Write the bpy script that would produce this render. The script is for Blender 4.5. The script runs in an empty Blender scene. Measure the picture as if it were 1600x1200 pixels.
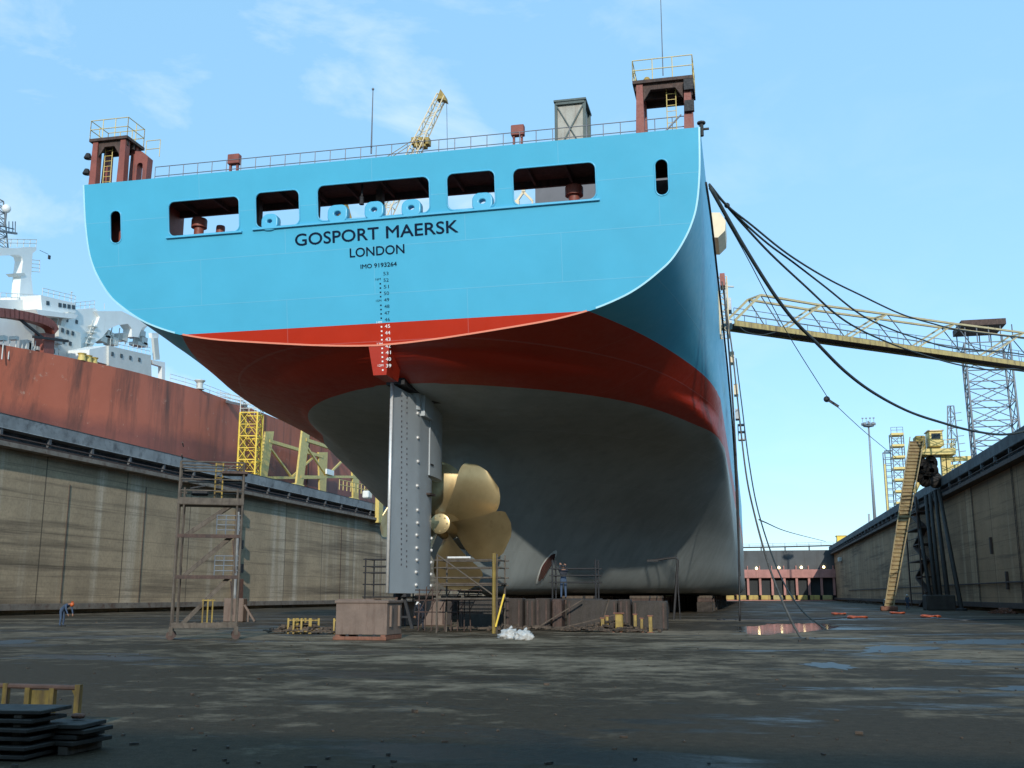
import bpy, bmesh, math, random
from mathutils import Vector, Matrix, noise
R = math.radians
random.seed(11)
sc = bpy.context.scene
COL = sc.collection

# ------------------------------------------------------------------ camera
H = 1.7                                  # eye height over the dock floor
F = 1640.0                               # focal length in pixels of a 1600 px wide picture
PITCH = math.atan(330 / F)
YAW = math.atan(374 / math.hypot(F, 330))
cd = bpy.data.cameras.new("camera"); cam = bpy.data.objects.new("camera", cd); COL.objects.link(cam)
cam.location = (0, 0, H); cam.rotation_euler = (R(90) + PITCH, 0, YAW)
cd.sensor_width = 36; cd.lens = 36 * F / 1600; cd.clip_end = 9000; cd.clip_start = .1
sc.camera = cam

# ------------------------------------------------------------------ light
SUN_EL, SUN_AZ = R(20), R(13)            # sun behind the viewer, a little to the right
w = bpy.data.worlds.new("World"); sc.world = w; w.use_nodes = True
wn, wl = w.node_tree.nodes, w.node_tree.links
bg = wn["Background"]; bg.inputs[1].default_value = .15
sky = wn.new("ShaderNodeTexSky"); sky.sky_type = 'NISHITA'; sky.sun_disc = False
sky.sun_elevation = SUN_EL; sky.sun_rotation = R(180) + SUN_AZ
sky.air_density = 1.0; sky.dust_density = .1; sky.ozone_density = 2.5; sky.altitude = 0
tc = wn.new("ShaderNodeTexCoord")
mp = wn.new("ShaderNodeMapping"); mp.inputs['Scale'].default_value = (2.2, 2.2, 5.0); mp.inputs['Rotation'].default_value = (0, .35, .5)
nz = wn.new("ShaderNodeTexNoise"); nz.inputs['Scale'].default_value = 2.6; nz.inputs['Detail'].default_value = 7; nz.inputs['Roughness'].default_value = .58
nz.inputs['Distortion'].default_value = .35
rp = wn.new("ShaderNodeValToRGB"); rp.color_ramp.elements[0].position = .52; rp.color_ramp.elements[1].position = .88
rp.color_ramp.elements[0].color = (0, 0, 0, 1); rp.color_ramp.elements[1].color = (.75, .75, .75, 1)
mx = wn.new("ShaderNodeMix"); mx.data_type = 'RGBA'
mx.inputs[7].default_value = (6.6, 7.2, 7.4, 1)
wl.new(tc.outputs['Generated'], mp.inputs[0]); wl.new(mp.outputs[0], nz.inputs[0]); wl.new(nz.outputs[0], rp.inputs[0])
sx_ = wn.new("ShaderNodeSeparateXYZ"); wl.new(tc.outputs['Generated'], sx_.inputs[0])
rx_ = wn.new("ShaderNodeMapRange"); rx_.inputs[1].default_value = -.30; rx_.inputs[2].default_value = .08; rx_.inputs[3].default_value = 1.0; rx_.inputs[4].default_value = .12
mu_ = wn.new("ShaderNodeMath"); mu_.operation = 'MULTIPLY'; wl.new(sx_.outputs[0], rx_.inputs[0]); wl.new(rp.outputs[0], mu_.inputs[0]); wl.new(rx_.outputs[0], mu_.inputs[1])
wl.new(mu_.outputs[0], mx.inputs[0]); hz = wn.new("ShaderNodeMix"); hz.data_type = 'RGBA'; hz.inputs[0].default_value = .58; hz.inputs[7].default_value = (2.75, 5.6, 8.3, 1)   # even pale blue mixed in to brighten the sky
wl.new(sky.outputs[0], hz.inputs[6]); wl.new(hz.outputs[2], mx.inputs[6]); wl.new(mx.outputs[2], bg.inputs[0])
sd = bpy.data.lights.new("sun", 'SUN'); sun = bpy.data.objects.new("sun", sd); COL.objects.link(sun)
sd.energy = 2.9; sd.angle = R(.5); sd.color = (1, .95, .86)
sdir = Vector((math.sin(SUN_AZ) * math.cos(SUN_EL), -math.cos(SUN_AZ) * math.cos(SUN_EL), math.sin(SUN_EL)))
sun.rotation_euler = sdir.to_track_quat('Z', 'Y').to_euler(); sun.location = (40, -120, 90)
sc.view_settings.view_transform = 'Standard'; sc.view_settings.look = 'None'; sc.view_settings.gamma = 1
sc.view_settings.exposure = 0.12

# ------------------------------------------------------------------ measuring helpers: points on real planes of the place
fw = Vector((-math.sin(YAW) * math.cos(PITCH), math.cos(YAW) * math.cos(PITCH), math.sin(PITCH)))
rt = Vector((math.cos(YAW), math.sin(YAW), 0)); up = rt.cross(fw)
EYE = Vector((0, 0, H))
def ray(x, y): return fw + rt * ((x - 800) / F) - up * ((y - 600) / F)
def onY(x, y, Y): d = ray(x, y); return EYE + d * (Y / d.y)
def onX(x, y, X): d = ray(x, y); return EYE + d * (X / d.x)
def onZ(x, y, Z=0.0): d = ray(x, y); return EYE + d * ((Z - H) / d.z)
def onV(x, y, a, b):                     # vertical plane through the plan points a and b
    d = ray(x, y); n = Vector((b[1] - a[1], a[0] - b[0], 0)); t = (Vector((a[0], a[1], 0)) - EYE).dot(n) / d.dot(n)
    return EYE + d * t

# ------------------------------------------------------------------ materials
def N(nt, t, **k):
    n = nt.nodes.new(t)
    for a, v in k.items(): setattr(n, a, v)
    return n
def c4(c): return (c[0], c[1], c[2], 1)
def setup(name):
    m = bpy.data.materials.new(name); m.use_nodes = True
    nt = m.node_tree; b = nt.nodes["Principled BSDF"]
    co = N(nt, "ShaderNodeTexCoord")
    return m, nt, b, co
def noise_of(nt, vec, scale, detail=6, rough=.6, stretch=(1, 1, 1), off=(0, 0, 0)):
    mpn = N(nt, "ShaderNodeMapping"); mpn.inputs['Scale'].default_value = stretch; mpn.inputs['Location'].default_value = off
    nn = N(nt, "ShaderNodeTexNoise"); nn.inputs['Scale'].default_value = scale; nn.inputs['Detail'].default_value = detail; nn.inputs['Roughness'].default_value = rough
    nt.links.new(vec, mpn.inputs[0]); nt.links.new(mpn.outputs[0], nn.inputs[0]); return nn.outputs[0]
def ramp(nt, fac, p0, p1, c0=(0, 0, 0), c1=(1, 1, 1)):
    r = N(nt, "ShaderNodeValToRGB"); e = r.color_ramp.elements
    e[0].position = p0; e[1].position = p1; e[0].color = c4(c0); e[1].color = c4(c1)
    nt.links.new(fac, r.inputs[0]); return r.outputs[0]
def mixc(nt, fac, a, b, mode='MIX'):
    m = N(nt, "ShaderNodeMix", data_type='RGBA', blend_type=mode)
    for s, v in ((0, fac), (6, a), (7, b)):
        if hasattr(v, 'is_linked') or hasattr(v, 'links'): nt.links.new(v, m.inputs[s])
        elif isinstance(v, (int, float)): m.inputs[s].default_value = v
        else: m.inputs[s].default_value = c4(v)
    return m.outputs[2]
def bump(nt, b, h, dist=.02, st=.5):
    bn = N(nt, "ShaderNodeBump"); bn.inputs['Distance'].default_value = dist; bn.inputs['Strength'].default_value = st
    nt.links.new(h, bn.inputs['Height']); nt.links.new(bn.outputs[0], b.inputs['Normal'])
def math_(nt, op, a, b=0.0):
    m = N(nt, "ShaderNodeMath", operation=op)
    for i, v in enumerate((a, b)):
        if isinstance(v, (int, float)): m.inputs[i].default_value = v
        else: nt.links.new(v, m.inputs[i])
    return m.outputs[0]
def paint(name, c, rough=.5, metal=0.0, var=.18, scale=1.5, dirt=None, damt=(.55, .75), dscale=2.5, streak=False, bmp=.004):
    m, nt, b, co = setup(name); v = co.outputs['Object']
    n1 = noise_of(nt, v, scale)
    col = mixc(nt, ramp(nt, n1, .3, .7), [x * (1 - var) for x in c], [min(1, x * (1 + var)) for x in c])
    if dirt:
        n2 = noise_of(nt, v, dscale, 8, .68, (1, 1, .12) if streak else (1, 1, 1), (3, 1, 7))
        col = mixc(nt, ramp(nt, n2, damt[0], damt[1]), col, dirt)
    nt.links.new(col, b.inputs['Base Color']); b.inputs['Roughness'].default_value = rough; b.inputs['Metallic'].default_value = metal
    n3 = noise_of(nt, v, 14, 4)
    nt.links.new(ramp(nt, n3, .3, .75, [rough * .8] * 3, [min(1, rough * 1.2)] * 3), b.inputs['Roughness'])
    if bmp: bump(nt, b, n3, bmp, .5)
    return m

M = {}
RUST = (.16, .055, .025)
M['rust'] = paint('rusty_steel', (.20, .085, .05), .8, 0, .3, 3, (.07, .035, .025), (.5, .7), 5, True, .01)
M['dark_rust'] = paint('dark_rusty_steel', (.075, .045, .035), .8, 0, .35, 3, (.03, .025, .022), (.5, .7), 4, True, .01)
M['red_steel'] = paint('red_oxide_steel', (.24, .065, .045), .6, 0, .2, 2, (.10, .05, .04), (.58, .75), 4, True)
M['blue'] = paint('sky_blue_paint', (.085, .42, .62), .35, 0, .03, .6)
M['yellow'] = paint('yellow_crane_paint', (.62, .47, .14), .5, 0, .15, 2, RUST, (.60, .78), 4, True)
M['bright_yellow'] = paint('bright_yellow_paint', (.80, .55, .06), .5, 0, .12, 2, RUST, (.64, .8), 5, True)
M['old_yellow'] = paint('worn_yellow_paint', (.36, .25, .06), .7, 0, .3, 3, (.10, .06, .03), (.48, .7), 6, True)
M['cream'] = paint('cream_paint', (.72, .60, .40), .5, 0, .08, 1, (.35, .25, .15), (.66, .8), 3, True)
M['white'] = paint('white_ship_paint', (.80, .81, .78), .45, 0, .05, .5, (.45, .36, .28), (.63, .85), 1.2, True)
M['offwhite'] = paint('greyed_white_paint', (.56, .57, .53), .5, 0, .08, .7, (.34, .28, .22), (.6, .8), 1.5, True)
M['mark_white'] = paint('white_marking_paint', (.85, .84, .80), .5, 0, .05)
M['navy'] = paint('navy_lettering_paint', (.004, .014, .036), .75, 0, .1); M['navy'].node_tree.nodes['Principled BSDF'].inputs['Specular IOR Level'].default_value = .1
M['steel'] = paint('galvanised_steel', (.30, .33, .35), .5, .3, .15, 3)
M['lattice_grey'] = paint('grey_lattice_steel', (.16, .18, .20), .6, .2, .2, 2, RUST, (.6, .8), 3, True)
M['dark'] = paint('blackened_steel', (.02, .02, .022), .7, 0, .3, 2)
M['rail'] = paint('grey_rail_paint', (.13, .14, .16), .5, 0, .2, 2, RUST, (.6, .8), 5)
M['rope'] = paint('dark_mooring_rope', (.035, .05, .055), .9, 0, .3, 6)
M['rope_tan'] = paint('worn_tan_rope', (.10, .09, .075), .9, 0, .4, 2)
M['hose'] = paint('black_rubber_hose', (.02, .02, .022), .5, 0, .3, 4)
M['orange_hose'] = paint('orange_rubber_hose', (.36, .075, .028), .6, 0, .2, 3)
M['zinc'] = paint('bare_zinc', (.72, .70, .66), .4, .3, .12, 8)
M['timber'] = paint('weathered_timber', (.10, .075, .055), .85, 0, .4, 3, (.04, .03, .025), (.5, .7), 5, True, .01)
M['grey_panel'] = paint('weathered_grey_panel', (.36, .35, .30), .6, 0, .2, 1.5, (.17, .10, .06), (.5, .75), 2.5, True)
M['teal_frame'] = paint('dull_green_grey_frame', (.07, .10, .095), .6, 0, .2, 2)
M['house_grey'] = paint('dark_grey_deckhouse_paint', (.11, .11, .12), .6, 0, .08, 1)
M['plate_steel'] = paint('dark_steel_plate', (.030, .023, .017), .75, 0, .4, 2, (.05, .034, .022), (.55, .75), 3)
M['cloth_blue'] = paint('blue_overall_cloth', (.045, .075, .13), .9, 0, .2, 6)
M['cloth_dark'] = paint('dark_overall_cloth', (.022, .025, .035), .9, 0, .2, 6)
M['cloth_grey'] = paint('grey_overall_cloth', (.12, .13, .14), .9, 0, .2, 6)
M['skin'] = paint('skin', (.30, .16, .10), .6, 0, .1, 6)
M['helmet_orange'] = paint('orange_helmet_plastic', (.55, .12, .03), .35, 0, .05)
M['helmet_white'] = paint('white_helmet_plastic', (.8, .8, .78), .35, 0, .05)
M['bag'] = paint('white_plastic_sheet', (.46, .46, .44), .45, 0, .15, 4, (.35, .33, .30), (.55, .75), 3)
M['debris'] = paint('mixed_brown_debris', (.085, .06, .042), .95, 0, .6, 6, (.03, .025, .02), (.45, .6), 9)
M['rudder_grey'] = paint('grey_rudder_paint', (.44, .475, .485), .42, 0, .06, .8, (.34, .34, .33), (.6, .8), 1.5, True)
M['pink'] = paint('faded_pink_red_paint', (.42, .19, .16), .7, 0, .15, .6, (.25, .12, .09), (.5, .75), 1, True)
M['gang_tan'] = paint('dull_tan_gangway_paint', (.42, .33, .13), .6, 0, .2, 1.5, (.12, .08, .05), (.5, .72), 3, True)
M['gang_grey'] = paint('pale_greyish_tan_paint', (.46, .39, .22), .6, 0, .15, 1.5, (.2, .15, .1), (.6, .8), 3, True)
M['pole'] = paint('dark_tarred_pole', (.018, .0135, .010), .75, 0, .3, 1.5)
M['gate_dark'] = paint('dark_gate_plating', (.055, .062, .066), .6, 0, .25, .25, (.03, .03, .03), (.5, .7), .5, True)
M['gate_black'] = paint('black_gate_plating', (.012, .016, .018), .7, 0, .3, .3)
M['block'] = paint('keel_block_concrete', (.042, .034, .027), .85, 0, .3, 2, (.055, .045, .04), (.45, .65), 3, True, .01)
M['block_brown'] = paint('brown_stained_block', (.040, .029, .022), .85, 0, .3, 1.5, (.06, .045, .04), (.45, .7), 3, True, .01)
M['skip'] = paint('pinkish_rusty_skip_paint', (.17, .122, .095), .75, 0, .2, 1.6, (.10, .06, .045), (.52, .72), 3, True)
M['scaf'] = paint('dull_rusty_scaffold_steel', (.105, .085, .065), .8, 0, .35, 3, (.05, .035, .028), (.5, .7), 6, True, .01)
M['arm_yellow'] = paint('weathered_yellow_brown_paint', (.27, .20, .095), .7, 0, .2, 1, (.16, .09, .05), (.5, .72), 2, True)
M['pole_yellow'] = paint('dirty_yellow_pole_paint', (.26, .18, .035), .7, 0, .3, 2, (.08, .05, .03), (.48, .68), 6, True)
M['sill_yellow'] = paint('faded_yellow_sill_paint', (.46, .33, .09), .7, 0, .2, .6, (.25, .12, .06), (.5, .7), 1, True)
M['shaded_yellow'] = paint('shaded_dirty_yellow_paint', (.13, .095, .02), .8, 0, .4, 3, (.04, .026, .015), (.45, .65), 7, True)  # barrier's foreground shade put into a darker yellow, over dirt streaks

def glass_mat():
    m, nt, b, co = setup('dark_window_glass'); b.inputs['Base Color'].default_value = (.02, .03, .035, 1); b.inputs['Roughness'].default_value = .08; return m
M['glass'] = glass_mat()
def lamp_mat():
    m, nt, b, co = setup('lit_lamp_glass'); b.inputs['Base Color'].default_value = (.9, .8, .5, 1)
    b.inputs['Emission Color'].default_value = (1, .78, .38, 1); b.inputs['Emission Strength'].default_value = 5; return m
M['lamp'] = lamp_mat()

def hull_mat(name, axis, rough):
    """hull paint: blue above the 46 ft mark, a red band, grey below; weld seams between the plates"""
    m, nt, b, co = setup(name); v = co.outputs['Object']
    sp = N(nt, "ShaderNodeSeparateXYZ"); nt.links.new(v, sp.inputs[0]); z = sp.outputs[2]
    nA = noise_of(nt, v, .35, 6); nB = noise_of(nt, v, 2.2, 8, .7); nS = noise_of(nt, v, .9, 7, .65, (1, 1, .07))
    def tint(c, a): return mixc(nt, ramp(nt, nA, .3, .7), [x * (1 - a) for x in c], [x * (1 + a) for x in c])
    blue = tint((.078, .415, .60), .05); red = tint((.45, .026, .007), .07); grey = tint((.325, .35, .335), .10)
    grey = mixc(nt, ramp(nt, nS, .45, .75), grey, (.25, .275, .262))
    grey = mixc(nt, ramp(nt, nB, .62, .78), grey, (.37, .39, .375))
    g1 = math_(nt, 'GREATER_THAN', z, 12.7); g2 = math_(nt, 'GREATER_THAN', z, 15.0)
    col = mixc(nt, g1, grey, red); col = mixc(nt, g2, col, blue)
    # plates: brick texture laid along the hull
    b.inputs['Specular IOR Level'].default_value = .18 if axis == 0 else .42
    cb = N(nt, "ShaderNodeCombineXYZ"); nt.links.new(sp.outputs[axis], cb.inputs[0]); nt.links.new(z, cb.inputs[1])
    bt = N(nt, "ShaderNodeTexBrick"); bt.inputs['Scale'].default_value = 1; bt.inputs['Brick Width'].default_value = 9.5; bt.inputs['Row Height'].default_value = 2.35
    bt.inputs['Mortar Size'].default_value = .022; bt.inputs['Mortar Smooth'].default_value = .3
    nt.links.new(cb.outputs[0], bt.inputs[0])
    seam = bt.outputs['Fac']
    col = mixc(nt, math_(nt, 'MULTIPLY', seam, .09), col, (.55, .62, .64))
    nt.links.new(col, b.inputs['Base Color'])
    nt.links.new(ramp(nt, nB, .3, .75, [rough * .8] * 3, [rough * 1.25] * 3), b.inputs['Roughness'])
    wave = noise_of(nt, v, .5, 3, .5)
    hgt = math_(nt, 'ADD', math_(nt, 'MULTIPLY', wave, 1.0), math_(nt, 'MULTIPLY', seam, .16))
    hgt = math_(nt, 'ADD', hgt, math_(nt, 'MULTIPLY', nB, .05))
    bump(nt, b, hgt, .05, .35)
    return m
M['hull'] = hull_mat('painted_hull_plates', 1, .44)
M['transom'] = hull_mat('painted_transom_plates', 0, .40)

def tanker_mat():
    m, nt, b, co = setup('faded_red_tanker_paint'); v = co.outputs['Object']
    sp = N(nt, "ShaderNodeSeparateXYZ"); nt.links.new(v, sp.inputs[0]); z = sp.outputs[2]
    nA = noise_of(nt, v, .12, 7, .65); nS = noise_of(nt, v, .35, 8, .7, (1, 1, .10)); nB = noise_of(nt, v, .9, 9, .72)
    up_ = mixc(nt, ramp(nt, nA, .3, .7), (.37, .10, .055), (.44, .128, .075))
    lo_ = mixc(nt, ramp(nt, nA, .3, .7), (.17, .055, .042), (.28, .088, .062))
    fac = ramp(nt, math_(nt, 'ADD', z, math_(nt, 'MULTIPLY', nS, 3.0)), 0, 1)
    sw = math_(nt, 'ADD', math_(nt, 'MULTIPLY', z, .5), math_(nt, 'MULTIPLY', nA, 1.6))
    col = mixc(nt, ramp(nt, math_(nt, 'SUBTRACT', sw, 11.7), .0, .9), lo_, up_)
    col = mixc(nt, ramp(nt, nS, .47, .66), col, (.12, .05, .036))
    col = mixc(nt, ramp(nt, nB, .62, .69), col, (.44, .26, .19))
    nt.links.new(col, b.inputs['Base Color']); b.inputs['Roughness'].default_value = .65
    bump(nt, b, nB, .05, .4); return m
M['tanker'] = tanker_mat()

def wall_mat(name, base, dark, pale):
    m, nt, b, co = setup(name); v = co.outputs['Object']
    nL = noise_of(nt, v, .16, 7, .62); nH = noise_of(nt, v, .42, 9, .7, (1, .05, 1.6)); nV = noise_of(nt, v, .33, 7, .62, (1, 1, .035), (5, 3, 1))
    nF = noise_of(nt, v, 3.2, 9, .75); nH2 = noise_of(nt, v, 1.2, 8, .7, (1, .03, 1.3), (9, 2, 4))
    col = mixc(nt, ramp(nt, nL, .3, .7), [x * .72 for x in base], [x * 1.15 for x in base])
    col = mixc(nt, ramp(nt, nV, .51, .66), col, pale)
    col = mixc(nt, ramp(nt, nH, .50, .68), col, dark)
    col = mixc(nt, math_(nt, 'MULTIPLY', ramp(nt, nH2, .56, .70), .7), col, dark)
    col = mixc(nt, math_(nt, 'MULTIPLY', ramp(nt, nF, .45, .75), .45), col, dark)
    sp = N(nt, "ShaderNodeSeparateXYZ"); nt.links.new(v, sp.inputs[0])
    # vertical construction joints every 13 m and faint pour lines
    fr = math_(nt, 'ABSOLUTE', math_(nt, 'SUBTRACT', math_(nt, 'FRACT', math_(nt, 'MULTIPLY', sp.outputs[1], 1 / 13.0)), .5))
    joint = math_(nt, 'LESS_THAN', fr, .006)
    fz = math_(nt, 'ABSOLUTE', math_(nt, 'SUBTRACT', math_(nt, 'FRACT', math_(nt, 'MULTIPLY', sp.outputs[2], 1 / 2.9)), .5))
    pour = math_(nt, 'MULTIPLY', math_(nt, 'LESS_THAN', fz, .012), .35)
    col = mixc(nt, math_(nt, 'MAXIMUM', math_(nt, 'MULTIPLY', joint, .8), pour), col, [x * .6 for x in dark])
    nt.links.new(col, b.inputs['Base Color']); b.inputs['Roughness'].default_value = .88
    bump(nt, b, math_(nt, 'SUBTRACT', nF, math_(nt, 'MULTIPLY', joint, 2.0)), .06, .5); return m
M['wall'] = wall_mat('stained_dock_concrete', (.53, .395, .25), (.135, .10, .065), (.70, .58, .43))
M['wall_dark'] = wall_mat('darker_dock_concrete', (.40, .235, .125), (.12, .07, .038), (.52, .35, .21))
M['coping'] = paint('grey_coping_concrete', (.27, .28, .28), .8, 0, .25, .5, (.10, .10, .105), (.5, .72), .9, False, .02)
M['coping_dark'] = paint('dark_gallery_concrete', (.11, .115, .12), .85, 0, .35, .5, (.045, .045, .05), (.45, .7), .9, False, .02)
M['lip'] = paint('rusty_gallery_edge', (.24, .20, .16), .8, 0, .3, .6, (.13, .07, .045), (.5, .7), 1.2, False, .01)
M['quay'] = paint('quay_concrete', (.25, .24, .22), .9, 0, .25, .3, (.12, .11, .10), (.5, .75), .6)

def floor_mat():
    m, nt, b, co = setup('oily_wet_dock_concrete'); v = co.outputs['Object']
    sp = N(nt, "ShaderNodeSeparateXYZ"); nt.links.new(v, sp.inputs[0])
    n1 = noise_of(nt, v, .075, 7, .6, (1, 1.5, 1)); n2 = noise_of(nt, v, 1.1, 9, .72, (.85, .85, 1), (4, 8, 0)); n3 = noise_of(nt, v, 6, 8, .72); n4 = noise_of(nt, v, .16, 9, .66, (.8, 1.5, 1), (11, 2, 0))
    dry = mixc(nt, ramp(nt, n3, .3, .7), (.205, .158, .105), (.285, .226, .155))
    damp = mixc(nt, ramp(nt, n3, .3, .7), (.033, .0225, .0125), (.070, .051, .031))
    near = ramp(nt, math_(nt, 'MULTIPLY', sp.outputs[1], .02), .22, .58, (1, 1, 1), (0, 0, 0))        # near end darker: foreground shade put into the wet mask
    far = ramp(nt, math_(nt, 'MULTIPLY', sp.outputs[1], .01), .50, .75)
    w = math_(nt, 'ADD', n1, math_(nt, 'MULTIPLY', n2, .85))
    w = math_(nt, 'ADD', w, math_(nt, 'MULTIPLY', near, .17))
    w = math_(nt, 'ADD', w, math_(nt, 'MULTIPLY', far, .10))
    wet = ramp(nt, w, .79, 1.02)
    col = mixc(nt, wet, dry, damp)  # wet also carries the near foreground shade
    film = ramp(nt, n4, .545, .60)
    col = mixc(nt, math_(nt, 'MULTIPLY', film, .8), col, (.022, .019, .015))
    n6 = noise_of(nt, v, 38, 4, .7)
    col = mixc(nt, math_(nt, 'MULTIPLY', ramp(nt, n6, .56, .66), .45), col, (.16, .125, .085))
    col = mixc(nt, math_(nt, 'MULTIPLY', ramp(nt, n6, .34, .44, (1, 1, 1), (0, 0, 0)), .55), col, (.014, .012, .010))
    col = mixc(nt, math_(nt, 'MULTIPLY', ramp(nt, n3, .62, .72), .35), col, (.20, .155, .105))
    nt.links.new(col, b.inputs['Base Color'])
    rr = ramp(nt, wet, 0, 1, (.92,) * 3, (.75,) * 3)
    rr2 = mixc(nt, film, rr, (.34,) * 3)
    nt.links.new(rr2, b.inputs['Roughness'])
    b.inputs['Specular IOR Level'].default_value = .10
    bump(nt, b, math_(nt, 'ADD', n3, math_(nt, 'MULTIPLY', n2, .6)), .03, .6); return m
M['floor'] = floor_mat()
def water_mat(name, c, r):
    m, nt, b, co = setup(name); b.inputs['Base Color'].default_value = c4(c)
    nn = noise_of(nt, co.outputs['Object'], 1.2, 4)
    b.inputs['Roughness'].default_value = r; bump(nt, b, nn, .01, .12); return m
M['puddle'] = water_mat('puddle_water', (.018, .020, .022), .05)
M['film'] = water_mat('rippled_puddle_water', (.022, .022, .021), .46)
M['sea'] = water_mat('sea_water', (.03, .07, .09), .15)
def bronze_mat():
    m, nt, b, co = setup('dull_bronze'); v = co.outputs['Object']
    n1 = noise_of(nt, v, .8, 7, .65); n2 = noise_of(nt, v, 3, 8, .7, (1, 1, .2))
    col = mixc(nt, ramp(nt, n1, .3, .7), (.40, .305, .155), (.50, .39, .21))
    col = mixc(nt, ramp(nt, n2, .58, .80), col, (.30, .215, .105))
    nt.links.new(col, b.inputs['Base Color']); b.inputs['Metallic'].default_value = .8; b.inputs['Roughness'].default_value = .36
    bump(nt, b, n2, .01, .3); return m
M['bronze'] = bronze_mat()

# ------------------------------------------------------------------ mesh helpers
ORG = {}
class MB:
    def __init__(s): s.v = []; s.f = []
    def add(s, vs, fs):
        o = len(s.v); s.v += [Vector(p) for p in vs]; s.f += [tuple(i + o for i in f) for f in fs]; return s
    def box(s, lo, hi):
        x0, y0, z0 = lo; x1, y1, z1 = hi
        if x0 > x1: x0, x1 = x1, x0
        if y0 > y1: y0, y1 = y1, y0
        if z0 > z1: z0, z1 = z1, z0
        return s.add([(x0, y0, z0), (x1, y0, z0), (x1, y1, z0), (x0, y1, z0), (x0, y0, z1), (x1, y0, z1), (x1, y1, z1), (x0, y1, z1)],
                     [(3, 2, 1, 0), (4, 5, 6, 7), (0, 1, 5, 4), (1, 2, 6, 5), (2, 3, 7, 6), (3, 0, 4, 7)])
    def cbox(s, c, sz): c = Vector(c); h = Vector(sz) / 2; return s.box(c - h, c + h)
    def rbox(s, lo, hi, b=.03):           # box with chamfered edges
        bm = bmesh.new(); bmesh.ops.create_cube(bm, size=1)
        lo = Vector(lo); hi = Vector(hi)
        for v in bm.verts: v.co = Vector([(lo[i] + hi[i]) / 2 + v.co[i] * (hi[i] - lo[i]) for i in range(3)])
        bmesh.ops.bevel(bm, geom=bm.edges[:], offset=b, segments=1, affect='EDGES')
        bm.verts.ensure_lookup_table(); s.add([v.co.copy() for v in bm.verts], [[v.index for v in f.verts] for f in bm.faces]); bm.free(); return s
    def beam(s, p, q, w, h=None):         # rectangular bar between two points
        p = Vector(p); q = Vector(q); h = h or w; d = (q - p).normalized()
        a = d.cross(Vector((0, 0, 1)))
        if a.length < 1e-3: a = Vector((1, 0, 0))
        a.normalize(); b = a.cross(d).normalized(); a = a * w / 2; b = b * h / 2
        vs = [p - a - b, p + a - b, p + a + b, p - a + b, q - a - b, q + a - b, q + a + b, q - a + b]
        return s.add(vs, [(3, 2, 1, 0), (4, 5, 6, 7), (0, 1, 5, 4), (1, 2, 6, 5), (2, 3, 7, 6), (3, 0, 4, 7)])
    def tube(s, p, q, r, n=6, r2=None):
        return s.path([p, q], r, n, r2=r2)
    def path(s, pts, r, n=6, r2=None):
        pts = [Vector(p) for p in pts]; o = len(s.v); k = len(pts)
        ref = None
        for i, p in enumerate(pts):
            d = (pts[min(i + 1, k - 1)] - pts[max(i - 1, 0)]).normalized()
            if ref is None:
                ref = d.cross(Vector((0, 0, 1)));
                if ref.length < 1e-3: ref = Vector((1, 0, 0))
            a = (ref - d * ref.dot(d)).normalized(); ref = a; b = d.cross(a)
            rr = r if r2 is None else r + (r2 - r) * i / max(1, k - 1)
            for j in range(n):
                t = 2 * math.pi * (j + .5) / n
                s.v.append(p + a * math.cos(t) * rr + b * math.sin(t) * rr)
        for i in range(k - 1):
            for j in range(n):
                s.f.append((o + i * n + j, o + i * n + (j + 1) % n, o + (i + 1) * n + (j + 1) % n, o + (i + 1) * n + j))
        s.f.append(tuple(o + j for j in range(n))[::-1]); s.f.append(tuple(o + (k - 1) * n + j for j in range(n)))
        return s
    def lathe(s, base, axis, prof, n=20):  # prof: (distance along axis, radius)
        base = Vector(base); d = Vector(axis).normalized(); a = d.cross(Vector((0, 0, 1)))
        if a.length < 1e-3: a = Vector((1, 0, 0))
        a.normalize(); b = d.cross(a); o = len(s.v)
        for t, r in prof:
            for j in range(n):
                an = 2 * math.pi * j / n; s.v.append(base + d * t + (a * math.cos(an) + b * math.sin(an)) * max(r, 1e-4))
        for i in range(len(prof) - 1):
            for j in range(n):
                s.f.append((o + i * n + j, o + i * n + (j + 1) % n, o + (i + 1) * n + (j + 1) % n, o + (i + 1) * n + j))
        s.f.append(tuple(o + j for j in range(n))[::-1]); s.f.append(tuple(o + (len(prof) - 1) * n + j for j in range(n)))
        return s
    def prism(s, pts, off):                # polygon (3D points) pushed along off
        pts = [Vector(p) for p in pts]; off = Vector(off); n = len(pts)
        return s.add(pts + [p + off for p in pts], [tuple(range(n))[::-1], tuple(range(n, 2 * n))] + [(i, (i + 1) % n, n + (i + 1) % n, n + i) for i in range(n)])
    def sphere(s, c, r, seg=14, rings=9, sq=(1, 1, 1)):
        c = Vector(c); prof = [(-math.cos(math.pi * i / rings), math.sin(math.pi * i / rings)) for i in range(rings + 1)]
        o = len(s.v)
        for t, q in prof:
            for j in range(seg):
                an = 2 * math.pi * j / seg; s.v.append(c + Vector((math.cos(an) * q * sq[0], math.sin(an) * q * sq[1], t * sq[2])) * r)
        for i in range(rings):
            for j in range(seg): s.f.append((o + i * seg + j, o + i * seg + (j + 1) % seg, o + (i + 1) * seg + (j + 1) % seg, o + (i + 1) * seg + j))
        return s
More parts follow.
